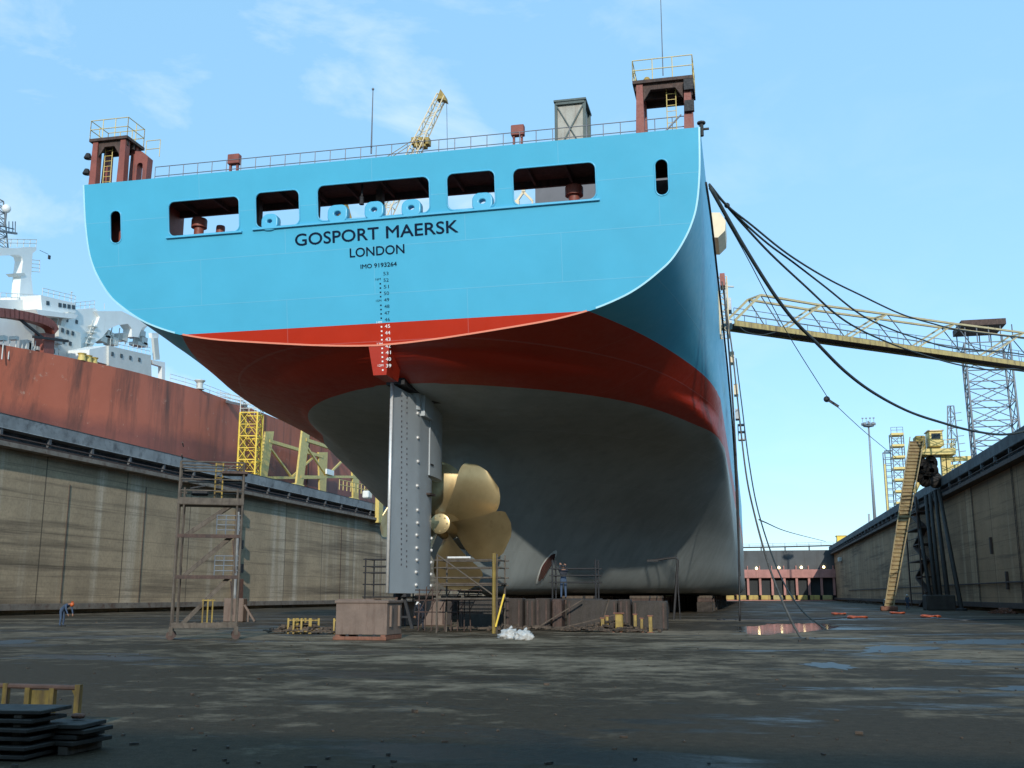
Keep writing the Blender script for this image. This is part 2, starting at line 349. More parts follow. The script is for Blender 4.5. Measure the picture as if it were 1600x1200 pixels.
    def build(s, name, mat, parent=None, smooth=False, origin=None):
        me = bpy.data.meshes.new(name); ob = bpy.data.objects.new(name, me); COL.objects.link(ob)
        if parent: org = ORG[parent.name]; ob.parent = parent
        else:
            if origin is None:
                xs = [p.x for p in s.v]; ys = [p.y for p in s.v]; origin = ((min(xs) + max(xs)) / 2, (min(ys) + max(ys)) / 2, min(p.z for p in s.v))
            org = Vector(origin); ob.location = org
        ORG[ob.name] = org
        me.from_pydata([p - org for p in s.v], [], s.f); me.validate(); me.update()
        bm = bmesh.new(); bm.from_mesh(me); bmesh.ops.recalc_face_normals(bm, faces=bm.faces[:]); bm.to_mesh(me); bm.free()
        me.materials.append(mat)
        if smooth:
            for p in me.polygons: p.use_smooth = True
            if smooth == 'auto':
                try: me.set_sharp_from_angle(angle=R(38))
                except Exception: pass
        return ob
def each(mb, name, mat, parent):            # one object per loose piece
    par = list(range(len(mb.v)))
    def find(a):
        while par[a] != a: par[a] = par[par[a]]; a = par[a]
        return a
    for f in mb.f:
        for i in f[1:]: par[find(i)] = find(f[0])
    grp = {}
    for f in mb.f: grp.setdefault(find(f[0]), []).append(f)
    for fs in grp.values():
        ids = sorted({i for f in fs for i in f}); ix = {i: k for k, i in enumerate(ids)}
        MB().add([mb.v[i] for i in ids], [[ix[i] for i in f] for f in fs]).build(name, mat, parent)
def tag(o, label=None, cat=None, group=None, kind=None):
    if label: o['label'] = label
    if cat: o['category'] = cat
    if group: o['group'] = group
    if kind: o['kind'] = kind
    return o
def thing(name, loc, label, cat, group=None):
    o = bpy.data.objects.new(name, None); COL.objects.link(o); o.location = loc; o.empty_display_size = .3
    ORG[o.name] = Vector(loc); return tag(o, label, cat, group)
def copy_tree(o, parent=None, loc=None, rotz=None, label=None, group=None):
    c = o.copy(); COL.objects.link(c)
    if parent: c.parent = parent
    if loc is not None: c.location = loc
    if rotz is not None: c.rotation_euler.z = rotz
    if label: c['label'] = label
    if group: c['group'] = group
    for ch in list(o.children): copy_tree(ch, c)
    return c
def smoothpts(pts, n=6):                  # Catmull-Rom through the points
    pts = [Vector(p) for p in pts]; out = []
    P = [pts[0] * 2 - pts[1]] + pts + [pts[-1] * 2 - pts[-2]]
    for i in range(1, len(P) - 2):
        a, b, c, d = P[i - 1:i + 3]
        for k in range(n):
            t = k / n
            out.append(.5 * ((2 * b) + (c - a) * t + (2 * a - 5 * b + 4 * c - d) * t * t + (3 * b - a - 3 * c + d) * t ** 3))
    return out + [pts[-1]]
def lerp(t, xs, ys):
    if t <= xs[0]: return ys[0]
    for i in range(len(xs) - 1):
        if t <= xs[i + 1]: return ys[i] + (ys[i + 1] - ys[i]) * (t - xs[i]) / (xs[i + 1] - xs[i])
    return ys[-1]
def lattice(mb, B, T, n, rl, rb, cross=False):   # braced tower between corner lists B and T
    k = len(B)
    lv = [[Vector(b).lerp(Vector(t), i / n) for b, t in zip(B, T)] for i in range(n + 1)]
    for j in range(k): mb.tube(lv[0][j], lv[n][j], rl, 6)
    for i in range(n + 1):
        for j in range(k):
            mb.tube(lv[i][j], lv[i][(j + 1) % k], rb, 5)
            if i < n:
                a, b = (j, (j + 1) % k) if (i + j) % 2 else ((j + 1) % k, j)
                mb.tube(lv[i][a], lv[i + 1][b], rb * .85, 5)
                if cross: mb.tube(lv[i][b], lv[i + 1][a], rb * .85, 5)
    return mb
def handrail(mb, pts, h, step, r=.03, mids=1):
    pts = [Vector(p) for p in pts]
    for a, b in zip(pts, pts[1:]):
        n = max(1, round((b - a).length / step))
        for i in range(n + 1):
            p = a.lerp(b, i / n); mb.tube(p, p + Vector((0, 0, h)), r, 5)
        for m in range(mids + 1):
            z = Vector((0, 0, h * (m + 1) / (mids + 1))); mb.tube(a + z, b + z, r, 5)
    return mb
def curve_mesh(splines, extrude, bevel=0):
    """filled flat outline with holes -> (verts, faces) in its own plane"""
    cu = bpy.data.curves.new("outline", 'CURVE'); cu.dimensions = '2D'; cu.fill_mode = 'BOTH'; cu.extrude = extrude; cu.bevel_depth = bevel
    for pts in splines:
        sp = cu.splines.new('POLY'); sp.points.add(len(pts) - 1); sp.use_cyclic_u = True
        for p, q in zip(sp.points, pts): p.co = (q[0], q[1], 0, 1)
    return eval_curve(cu)
def eval_curve(cu):
    ob = bpy.data.objects.new("outline", cu); COL.objects.link(ob)
    dg = bpy.context.evaluated_depsgraph_get(); dg.update()
    me = bpy.data.meshes.new_from_object(ob.evaluated_get(dg), depsgraph=dg)
    vs = [v.co.copy() for v in me.vertices]; fs = [tuple(p.vertices) for p in me.polygons]
    bpy.data.objects.remove(ob); bpy.data.meshes.remove(me); return vs, fs
def text_mesh(txt, offset=0.0, extrude=.002):
    cu = bpy.data.curves.new("lettering", 'FONT'); cu.body = txt; cu.size = 1; cu.extrude = extrude; cu.offset = offset; cu.resolution_u = 4
    return eval_curve(cu)
def rrect(x0, y0, x1, y1, r, n=6):
    out = []
    for cx, cy, a0 in ((x1 - r, y0 + r, -90), (x1 - r, y1 - r, 0), (x0 + r, y1 - r, 90), (x0 + r, y0 + r, 180)):
        for i in range(n + 1):
            a = R(a0 + 90 * i / n); out.append((cx + r * math.cos(a), cy + r * math.sin(a)))
    return out

# ------------------------------------------------------------------ setting: ground, water, quays
XL, XR, YG, YH, ZQ = -62.7, 25.8, 345.0, -32.5, 17.0
def sheet(name, x0, x1, y0, y1, z, mat):
    o = MB().add([(x0, y0, z), (x1, y0, z), (x1, y1, z), (x0, y1, z)], [(0, 1, 2, 3)]).build(name, mat, origin=(0, 0, z)); return tag(o, kind='structure')
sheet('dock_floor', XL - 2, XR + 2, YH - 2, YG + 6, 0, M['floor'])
sheet('sea', -3000, 3000, -3000, 6000, -1.5, M['sea'])
lq = MB().box((-75.5, YH - 1, -1), (XL - 2.0, 420, ZQ - .02)).build('quay', M['quay']); tag(lq, kind='structure')
rq = MB().box((XR + 2.0, YH - 40, -1), (420, 420, ZQ - .02)).build('quay', M['quay']); tag(rq, kind='structure')
hq = MB().box((-75.5, YH - 60, -1), (XR + 1.9, YH - 2.0, ZQ - .02)).build('quay', M['quay']); tag(hq, kind='structure')

def puddle(pts, seed, mat='film'):
    c = [onZ(*p) for p in pts]; ctr = sum(c, Vector()) / len(c); pp = []
    sm = smoothpts(c + [c[0]], 10)[:-1]
    for i, p in enumerate(sm):
        k = 1 + .34 * noise.noise(Vector((i * .45, seed * 3.1, 0))) + .22 * noise.noise(Vector((i * 1.3, seed * 5.1, 2))); q = ctr + (p - ctr) * k; q.z = .005; pp.append(q)
    o = MB().add(pp, [tuple(range(len(pp)))]).build('puddle', M[mat]); return tag(o, kind='structure')
puddle([(1155, 980), (1215, 975), (1290, 975), (1300, 981), (1270, 986), (1200, 992), (1165, 989)], 1, 'puddle')
puddle([(1345, 1015), (1370, 1009), (1420, 1010), (1470, 1012), (1430, 1018), (1360, 1020)], 2)
puddle([(1250, 1038), (1290, 1035), (1330, 1041), (1325, 1046), (1280, 1043)], 3)
puddle([(1540, 1076), (1590, 1072), (1680, 1074), (1670, 1080), (1580, 1079)], 4)
puddle([(1430, 1032), (1480, 1030), (1535, 1033), (1500, 1036)], 5)
puddle([(1440, 1003), (1520, 999), (1600, 1000), (1640, 1004), (1560, 1007), (1480, 1006)], 6)
puddle([(-40, 1004), (20, 1000), (60, 1001), (40, 1005), (0, 1007)], 7)
puddle([(430, 992), (480, 990), (520, 991), (470, 994)], 8)

# ------------------------------------------------------------------ dock walls
def dock_wall(xf, s, label, mats, name='dock_wall'):
    """s: +1 when the dock is on the +X side of the face"""
    y0, y1 = YH - 1, YG + 12
    t = thing(name, (xf, 0, 0), label, 'dock wall')
    MB().box((xf, y0, -.3), (xf - s * 2.5, y1, 14.2)).build('wall_face', mats[0], t)
    MB().box((xf + s * 1.15, y0, 14.2), (xf - s * 2.5, y1, 14.6)).build('gallery_edge', mats[3], t)
    MB().box((xf - s * .35, y0, 14.6), (xf - s * 2.5, y1, 15.75)).build('gallery_back', mats[2], t)
    mb = MB().rbox((xf + s * .75, y0, 15.75), (xf - s * 2.5, y1, ZQ), .06)
    mb.build('coping', mats[1], t)
    mb = MB()
    y = 12
    while y < y1 - 6:                       # posts that carry the coping over the gallery
        mb.box((xf + s * .45, y, 14.6), (xf + s * .75, y + .3, 15.75)); y += 6.5
    mb.build('gallery_posts', mats[2], t)
    mb = MB().tube((xf + s * .85, y0, 15.1), (xf + s * .85, y1, 15.1), .07, 6).tube((xf + s * .7, y0, 14.75), (xf + s * .7, y1, 14.75), .12, 6)
    mb.build('service_pipe', M['dark_rust'], t)
    MB().box((xf + s * .9, y0, .42), (xf, y1, .95)).build('kerb', mats[3], t)
    return t
lw = dock_wall(XL, 1, 'long stained tan concrete dock wall below the red tanker, with overhanging coping', (M['wall'], M['coping'], M['coping_dark'], M['lip']))
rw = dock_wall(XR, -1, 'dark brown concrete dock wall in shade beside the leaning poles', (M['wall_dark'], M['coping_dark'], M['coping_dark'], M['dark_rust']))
# downpipe with boxes on the left wall
def onw(x, y, off=.35): return onX(x, y, XL + off)
p0, p1 = onw(372, 800), onw(372, 945)
mb = MB()
mb.tube((XL + .35, p0.y, p0.z), (XL + .35, p0.y, .9), .32, 10); mb.build('downpipe', M['coping'], lw, 'auto')
for py in (800, 851, 888):
    q = onw(374, py); MB().cbox((XL + .55, q.y - .1, q.z), (.5, .75, 1.1)).build('pipe_bracket', M['dark'], lw)
q = onw(372, 925); MB().rbox((XL + .1, q.y - 1, q.z - 1.6), (XL + .8, q.y + .5, q.z + 1.6), .05).build('valve_box', M['rust'], lw)
for yy, zz in ((62.5, 11), (88, 12), (101, 13), (157, 12), (176, 11)):
    MB().tube((XL + .05, yy, .9), (XL + .05, yy, zz), .035, 6).build('wall_conduit', M['dark_rust'], lw)
# niches and ladders on the right wall
for yy in (58, 83, 112, 132):
    mb = MB()
    for k in (-.25, .25): mb.tube((XR - .12, yy + k, .9), (XR - .12, yy + k, 14.2), .035, 5)
    z = 1.2
    while z < 14: mb.tube((XR - .12, yy - .25, z), (XR - .12, yy + .25, z), .025, 4); z += .35
    mb.build('wall_ladder', M['dark_rust'], rw)
for yy, zz in ((95, 4.2), (104, 8.5), (118, 3.2), (124, 7), (92, 12.5)):
    MB().rbox((XR - .25, yy - .25, zz - .9), (XR, yy + .25, zz + .9), .04).build('fender_bracket', M['dark_rust'], rw)
mb = MB().tube((XR - .2, 60, 3.0), (XR - .2, 300, 3.0), .08, 6); mb.build('wall_pipe', M['dark_rust'], rw)
# unseen head of the dock behind the viewer, placed to shade the foreground
t = thing('unseen_dock_head_wall', (-18, YH, 0), 'unseen plain concrete wall closing the head of the dock behind the viewer', 'dock wall')
MB().box((XL - 2.4, YH - 2, -.3), (XR + 2.4, YH - 1.02, 15.75)).build('wall_face', M['wall'], t)
MB().rbox((XL - 2.4, YH - 2.4, 15.76), (XR + 2.4, YH - .6, ZQ + .1), .06).build('coping', M['coping'], t)

# ------------------------------------------------------------------ dock gate at the far end
t = thing('dock_gate', (-18, YG, 0), 'dark far dock gate with pink beam, pink columns and small lit lamps', 'dock gate')
Zb0, Zb1, Zt = 7.0, 9.6, 15.6
MB().box((XL, YG + 1.5, Zb1 - .1), (XR, YG + 3, Zt)).build('upper_plating', M['gate_dark'], t)
MB().box((XL, YG + 1.6, .2), (XR, YG + 3, Zb1 - .1)).build('lower_plating', M['gate_black'], t)
MB().rbox((XL, YG - .6, Zb0), (XR, YG + 1.5, Zb1), .1).build('cross_beam', M['pink'], t)
x = XR - .6
while x > XL:
    MB().box((x - .35, YG - .2, 1.7), (x + .35, YG + 1.5, Zb0)).build('column', M['pink'], t)
    MB().box((x - .15, YG + .6, Zb1), (x + .15, YG + 1.5, Zb1 + 1.2)).build('bracket', M['pink'], t); x -= 3.72
x = XR - 1.4
while x > XL + 3:
    MB().rbox((x - 2.9, YG - 1.4, .25), (x, YG + 1.5, 1.7), .15).build('sill_block', M['sill_yellow'] if int(x) % 3 else M['gang_tan'], t); x -= 3.72
MB().box((XL, YG - 1.6, .0), (XR, YG + 1.5, .25)).build('sill', M['pink'], t)
pr = [Vector((XL + (XR - XL) * i / 24, YG + 2, 16.55 + .45 * (abs(i - 12) / 12) ** 2)) for i in range(25)]
mb = MB()
for a, b in zip(pr, pr[1:]): mb.beam(a, b, 1.6, .35)
mb.build('walkway', M['dark'], t)
mb = MB(); handrail(mb, pr, 1.1, 3, .06, 1); mb.build('walkway_railing', M['steel'], t)
mb = MB()
for i in range(0, 25, 2): mb.box((pr[i].x - .2, YG + 1.8, Zt), (pr[i].x + .2, YG + 2.2, pr[i].z - .1))
mb.build('walkway_supports', M['gate_dark'], t)
for px, py in ((1182, 888), (1217, 887), (1252, 886.5), (1287, 886)):
    q = onY(px, py, YG + 1.0); lb = MB().cbox((q.x, YG + 1.2, q.z), (.6, .6, .5)).build('lamp_housing', M['steel'], t)
    MB().sphere((q.x, YG + .8, q.z), .42, 10, 6).build('lamp_glass', M['lamp'], lb)
    MB().beam((q.x, YG + 1.3, q.z), (q.x, YG + 1.6, q.z + .9), .12).build('lamp_bracket', M['steel'], lb)

# ------------------------------------------------------------------ the container ship
XC, B, KZ, TOP = -17.7, 16.3, 1.65, 23.25
ship = thing('container_ship', (XC, 48, 0), 'sky blue container ship standing on keel blocks in the dry dock, stern towards the viewer', 'ship')
TK = .16
def Ytr(z): return 48.0 - TK * (z - 15.7)
BT_Z = [13.88, 13.92, 14.04, 14.1, 14.4, 14.66, 14.95, 15.1, 15.35, 15.7, 16.1, 16.6, 17.1, 17.9, 18.75, 19.5, 20.4, 21.6, 23.3]
BT_B = [0, 1.2, 3.1, 3.8, 6.8, 9.0, 10.5, 11.1, 11.85, 12.7, 13.4, 14.1, 14.7, 15.3, 15.75, 16.0, 16.15, 16.25, 16.3]
def bT(z): return pch(z, BT_Z, BT_B)
Z0_Z = [1.65, 2.2, 3, 4.5, 5.8, 7, 9.9, 11, 11.6, 12, 12.25, 12.55, 12.85, 13.3, 13.88]
Z0_Y = [71, 68, 66.5, 65.6, 65.3, 65.2, 65.0, 64.3, 62.8, 60.5, 57.5, 53.4, 51.1, 49.6, 48.29]
def pch(t, xs, ys):                       # smooth monotone curve through the table
    if t <= xs[0]: return ys[0]
    if t >= xs[-1]: return ys[-1]
    n = len(xs); d = [(ys[i + 1] - ys[i]) / (xs[i + 1] - xs[i]) for i in range(n - 1)]
    m = [d[0]] + [0 if d[i - 1] * d[i] <= 0 else 2 * d[i - 1] * d[i] / (d[i - 1] + d[i]) for i in range(1, n - 1)] + [d[-1]]
    for i in range(n - 1):
        if t <= xs[i + 1]:
            h = xs[i + 1] - xs[i]; u = (t - xs[i]) / h
            return ys[i] * (1 + 2 * u) * (1 - u) ** 2 + m[i] * h * u * (1 - u) ** 2 + ys[i + 1] * u * u * (3 - 2 * u) + m[i + 1] * h * u * u * (u - 1)
def Y0(z): return Ytr(z) if z >= 13.88 else pch(z, Z0_Z, Z0_Y)
def zc(Y):
    if Y <= Z0_Y[-1]: return Z0_Z[-1]
    if Y >= Z0_Y[0]: return Z0_Z[0]
    a, b = Z0_Z[0], Z0_Z[-1]
    for _ in range(40):
        m = (a + b) / 2
        if Y0(m) > Y: a = m
        else: b = m
    return b
G_Z = [1.65, 3.5, 5, 7, 9, 11, 12.6, 13.9, 15]
G_Y1 = [132, 130, 128, 124, 116, 104, 90, 85, 78]
G_A = [1.15, 1.35, 1.32, 1.12, .90, .72, .57, .66, 1.0]
G_P = [2.2, 2.3, 2.3, 2.3, 2.4, 2.5, 2.55, 2.45, 2.4]
def half_raw(Y, z):
    y0, y1 = Y0(z), pch(z, G_Z, G_Y1); t = max(0, min(1, (Y - y0) / (y1 - y0)))
    g = 1 - (1 - t ** pch(z, G_Z, G_A)) ** pch(z, G_Z, G_P)
    bt = bT(z) if z >= 13.88 else 0
    b = bt + (B - bt) * g
    h = z - KZ; rb = 2.6
    if h < rb: b *= (B - (rb - math.sqrt(max(0, rb * rb - (rb - h) ** 2)))) / B
    if Y > 262: b *= max(0.02, 1 - ((Y - 262) / (70 + .5 * (z - 8))) ** 2.2) if Y < 262 + 70 + .5 * (z - 8) else .02
    return b
# fair the lines: monotone in z, then smoothed over a fine grid away from the transom and the centre line
import numpy as np
GY = np.arange(46.0, 141.0, .5); GZ = np.arange(KZ, 18.0, .15)
RAW = np.array([[half_raw(max(Y, Ytr(z)), z) for z in GZ] for Y in GY])
MON = np.maximum.accumulate(RAW, axis=1)
def blur(a, sg, axis):
    n = int(3 * sg) + 1; k = np.exp(-.5 * (np.arange(-n, n + 1) / sg) ** 2); k /= k.sum()
    pad = [(n, n) if ax == axis else (0, 0) for ax in (0, 1)]
    return np.apply_along_axis(lambda r: np.convolve(r, k, 'valid'), axis, np.pad(a, pad, mode='edge'))
sst = lambda x, a, b: (lambda u: u * u * (3 - 2 * u))(np.clip((x - a) / (b - a), 0, 1))
GX = np.arange(0, 16.31, .15)              # the bottom as a height over the plan, which is what is smoothed
ZX = np.array([np.interp(GX, m + np.arange(len(m)) * 1e-7, GZ) for m in MON])
ZS = blur(blur(ZX, 6.0, 1), 4.0, 0)
WGT = sst(GY, 50, 57)[:, None] * sst(GX, .6, 3.5)[None, :] * (1 - sst(GX, 13.2, 16.2))[None, :] * (1 - sst(GY, 104, 124))[:, None]
ZF = np.maximum.accumulate(ZX * (1 - WGT) + ZS * WGT, axis=1)
FAIR = np.array([np.interp(GZ, z_ + np.arange(len(z_)) * 1e-7, GX) for z_ in ZF])
FAIR[MON <= 0] = 0
def half(Y, z):
    if Y < 49.5 or Y > 139 or z > 17.5: return half_raw(Y, z)
    fy = (Y - 46.0) / .5; fz = max(0, (z - KZ) / .15); i = min(int(fy), len(GY) - 2); j = min(int(fz), len(GZ) - 2); u, v = fy - i, fz - j
    f = (FAIR[i, j] * (1 - v) + FAIR[i, j + 1] * v) * (1 - u) + (FAIR[i + 1, j] * (1 - v) + FAIR[i + 1, j + 1] * v) * u
    k = float(sst(Y, 49.5, 51.5)) * float(sst(half_raw(Y, z), .0, .8)); return half_raw(Y, z) * (1 - k) + f * k
def port_trim(Y, z): return 1 - .22 * lerp(z, [6, 9, 12, 12.9, 13.9, 14.5], [0, .5, 1, 1, .35, 0]) * lerp(Y, [48, 68, 90], [1, 1, 0])
st = [46.5 + .3 * i for i in range(70)] + [67.5 + .8 * i for i in range(12)] + [77 + 2 * i for i in range(30)] + [137 + 10 * i for i in range(13)] + [262 + 5 * i for i in range(14)]
LV = [1.65 + .29 * i for i in range(30)] + [10.35 + .13 * i for i in range(12)] + [11.91 + .06 * i for i in range(38)] + [14.2 + .13 * i for i in range(10)] + [15.6 + .45 * i for i in range(17)] + [TOP]
NZ = len(LV) + 1
hv, hf = [], []
for Y in st:
    zb = zc(Y)
    for sgn in (1, -1):
        for i in range(NZ):
            z = zb if i == 0 else max(zb, LV[i - 1])
            Ya = max(Y, Ytr(z)); b = 0 if i == 0 else half(Ya, z) * (1 if sgn > 0 else port_trim(Ya, z))
            hv.append((XC + sgn * b, Ya, z))
for k in range(len(st) - 1):
    for sd_ in (0, 1):
        o = (k * 2 + sd_) * NZ; q = o + 2 * NZ
        for i in range(NZ - 1): hf.append((o + i, o + i + 1, q + i + 1, q + i) if sd_ else (o + i, q + i, q + i + 1, o + i + 1))
hull = MB().add(hv, hf).build('hull', M['hull'], ship, True)
bm = bmesh.new(); bm.from_mesh(hull.data); bmesh.ops.remove_doubles(bm, verts=bm.verts[:], dist=.004)
bmesh.ops.recalc_face_normals(bm, faces=bm.faces[:]); bm.to_mesh(hull.data); bm.free()
for p in hull.data.polygons: p.use_smooth = True
# main deck
dk = MB()
dy = [50.5, 70] + [90 + 20 * i for i in range(9)] + [262, 290, 310, 325]
for a, b_ in zip(dy, dy[1:]):
    wa, wb = half(a, 22) - .05, half(b_, 22) - .05
    dk.add([(XC - wa, a, 23.1), (XC + wa, a, 23.1), (XC + wb, b_, 23.1), (XC - wb, b_, 23.1)], [(0, 1, 2, 3)])
# stern is open from the mooring deck forward to 58 m, decked from there on
dk = MB()
for a, b_ in zip([58, 70] + dy[2:], [70] + dy[2:]):
    wa, wb = half(a, 22) - .05, half(b_, 22) - .05
    dk.add([(XC - wa, a, 20.05), (XC + wa, a, 20.05), (XC + wb, b_, 20.05), (XC - wb, b_, 20.05)], [(0, 1, 2, 3)])
dk.build('main_deck', M['red_steel'], ship)

# transom plate with its openings, laid in the raked plane
CT = 1 / math.sqrt(1 + TK * TK); VREF = 15.7
vT = Vector((0, -TK * CT, CT)); nT = Vector((0, -CT, -TK * CT))          # up along the plate; outward (aft) normal
def TP(x, z, out=0.0): return Vector((x, Ytr(z), z)) + nT * out
def tv(z): return (z - VREF) / CT
def on_transom(vs, fs, out=0.0):       # plane coordinates (x, v, w) -> place
    return MB().add([Vector((p[0], 48.0, VREF)) + vT * p[1] + nT * (p[2] + out) for p in vs], fs)
def fromT(x, y):                        # point of the plate seen at x, y of the photograph
    d = ray(x, y); t_ = (48 + TK * 15.7 - TK * H) / (d.y + TK * d.z); return EYE + d * t_
zs = [13.88 + (TOP - 13.88) * (i / 60) ** 1.7 for i in range(61)]
outl = [(XC + bT(z), tv(z)) for z in zs] + [(XC - bT(z), tv(z)) for z in zs[::-1][:-1]]
WIN = [(-29.0, 20.12, -24.95, 21.95, .34), (-24.05, 20.2, -21.62, 22.02, .34), (-20.65, 20.28, -14.7, 22.1, .36), (-13.82, 20.3, -11.36, 22.12, .34), (-10.48, 20.28, -6.4, 22.08, .36),
       (-3.6, 20.2, -2.96, 21.92, .31), (-32.42, 20.0, -31.76, 21.74, .31)]
holes = [rrect(a, tv(b_), c, tv(d), r) for a, b_, c, d, r in WIN]
v_, f_ = curve_mesh([outl] + holes, .06)
on_transom(v_, f_).build('transom', M['transom'], ship)
# edge highlight of the transom put into paler strips, and rolled bars round the openings
M['edge_blue'] = paint('blue_edge_highlight', (.42, .74, .84), .4, 0, .05); M['edge_red'] = paint('red_edge_highlight', (.80, .26, .16), .4, 0, .05)
def edge_strip(pts, mat):
    mb = MB(); cen = Vector((XC, tv(19.5), 0))
    for (xa, va), (xb, vb) in zip(pts, pts[1:]):
        d = Vector((xb - xa, vb - va, 0)); nrm = Vector((-d.y, d.x, 0)).normalized() * .085
        if nrm.dot(cen - Vector((xa, va, 0))) < 0: nrm = -nrm
        q_ = [(xa, va), (xb, vb), (xb + nrm.x, vb + nrm.y), (xa + nrm.x, va + nrm.y)]
        mb.add([TP(x, VREF + v * CT, o) for o in (.062, .078) for x, v in q_], [(3, 2, 1, 0), (4, 5, 6, 7), (0, 1, 5, 4), (1, 2, 6, 5), (2, 3, 7, 6), (3, 0, 4, 7)])
    return mb.build('transom_edge', M[mat], ship)
edge_strip([p for p in outl if p[1] <= tv(15.05)] and sorted([p for p in outl if p[1] <= tv(15.05)], key=lambda p: p[0]), 'edge_red')
for sg in (1, -1): edge_strip(sorted([p for p in outl if p[1] >= tv(14.98) and (p[0] - XC) * sg > 0], key=lambda p: p[1]), 'edge_blue')
for hpts in holes:
    MB().path([TP(x, VREF + v * CT, .05) for x, v in hpts] + [TP(hpts[0][0], VREF + hpts[0][1] * CT, .05)], .045, 6).build('opening_rim', M['blue'], ship, True)
for a, b_ in ((-29.1, -24.8), (-24.2, -6.25)):
    za = 20.13 if b_ < -24.5 else 20.2; zb = 20.13 if b_ < -24.5 else 20.3
    mb = MB()
    pa, pb = TP(a, za - .06, .05), TP(b_, zb - .06, .05)
    mb.beam(pa + nT * .07, pb + nT * .07, .14, .09); mb.build('sill', M['blue'], ship)
# chocks standing on the sill
for px, py, s_ in ((422, 347, .82), (528, 335, .98), (585, 329, .92), (643, 326, .92), (754, 316, .95)):
    c = fromT(px, py); v_, f_ = curve_mesh([rrect(-.48 * s_, -.44, .48 * s_, .42 * s_, .3), [(.24 * s_ * math.cos(a), .19 * s_ * math.sin(a)) for a in [2 * math.pi * i / 20 for i in range(20)]]], .16, .06)
    MB().add([c + Vector((p[0], -p[2] + .12, p[1] + .02)) for p in v_], f_).build('chock', M['blue'], ship, 'auto')

# lettering and draught marks
def letter(name, txt, x0, x1, z0, z1, mat, off=.0, sh=0.0):
    v_, f_ = text_mesh(txt, 0)
    xs = [p.x for p in v_]; ys = [p.y for p in v_]; a, b_ = min(xs), max(xs); c, d = min(ys), max(ys)
    vv = [Vector((x0 + (p.x - a) / (b_ - a) * (x1 - x0), tv(z0 + (p.y - c) / (d - c) * (z1 - z0) + sh * (p.x - a) / (b_ - a)), p.z)) for p in v_]
    mb = on_transom(vv, f_, .068)
    if off:                               # bolder strokes: the same letters again, shifted by a hair and one millimetre proud
        for k, (dx, dz) in enumerate(((-off, 0), (off, 0), (0, off), (0, -off))): on_m = [p + Vector((dx, tv(VREF + dz), 0)) for p in vv]; m2 = on_transom(on_m, f_, .070 + .0015 * k); mb.add(m2.v, m2.f)
    return mb.build(name, mat, ship)
letter('ship_name', 'GOSPORT', -21.9, -17.42, 19.14, 19.74, M['navy'], .014, .036); letter('ship_name', 'MAERSK', -17.02, -13.3, 19.18, 19.78, M['navy'], .014, .03)
letter('port_of_registry', 'LONDON', -18.97, -16.1, 18.36, 18.81, M['navy'], .010, .02)
letter('registration_number', 'IMO 9193264', -18.42, -16.52, 17.76, 17.97, M['navy'], .006, .02)
mbn, mbw = MB(), MB()
for n in range(53, 38, -1):
    z = 15.06 + (n - 46) * .325; v_, f_ = text_mesh(str(n), 0)
    xs = [p.x for p in v_]; ys = [p.y for p in v_]; a, b_ = min(xs), max(xs); c, d = min(ys), max(ys)
    x0 = -17.10 - .33 * (53 - n) / 14 * .0; wd = .27
    vv = [Vector((x0 - wd / 2 + (p.x - a) / (b_ - a) * wd, tv(z + .02 + (p.y - c) / (d - c) * .17), p.z)) for p in v_]
    (mbn if z > 14.95 else mbw).v; tgt = mbn if z > 14.95 else mbw
    tgt.add([Vector((p[0], 48.0, VREF)) + vT * p[1] + nT * (p[2] + .068) for p in vv], f_)
for i in range(0, 26):
    z = 17.13 - i * .2132; tgt = mbn if z > 15.0 else mbw
    if i % 5 == 0:
        v_, f_ = text_mesh('%dM' % (16 - i // 5), 0)
        xs = [p.x for p in v_]; ys = [p.y for p in v_]; a, b_ = min(xs), max(xs); c, d = min(ys), max(ys)
        if z < 12.6: continue
        vv = [Vector((-17.66 + (p.x - a) / (b_ - a) * .28, tv(z + (p.y - c) / (d - c) * .11), p.z)) for p in v_]
        tgt.add([Vector((p[0], 48.0, VREF)) + vT * p[1] + nT * (p[2] + .068) for p in vv], f_)
    elif z > 12.5:
        v2, f2 = [(-17.45, tv(z), 0), (-17.37, tv(z), 0), (-17.37, tv(z + .075), 0), (-17.45, tv(z + .075), 0)], [(0, 1, 2, 3)]
        tgt.add([Vector((p[0], 48.0, VREF)) + vT * p[1] + nT * .07 for p in v2], f2)
mbn.build('draught_marks', M['navy'], ship); mbw.build('draught_marks', M['mark_white'], ship)

# red skeg fin under the transom
zt, zb = 14.15, 12.45
def finp(z, hw, Yf): return [TP(XC + .12 - hw, z, .05), TP(XC + .12 + hw, z, .05), Vector((XC + .12 + hw, Yf, z)), Vector((XC + .12 - hw, Yf, z))]
a, b_ = finp(zb, .34, 50.3), finp(zt, .58, 50.3)
MB().add(a + b_, [(3, 2, 1, 0), (4, 5, 6, 7), (0, 1, 5, 4), (1, 2, 6, 5), (2, 3, 7, 6), (3, 0, 4, 7)]).build('skeg_fin', paint('red_skeg_paint', (.43, .030, .012), .4, 0, .05), ship)

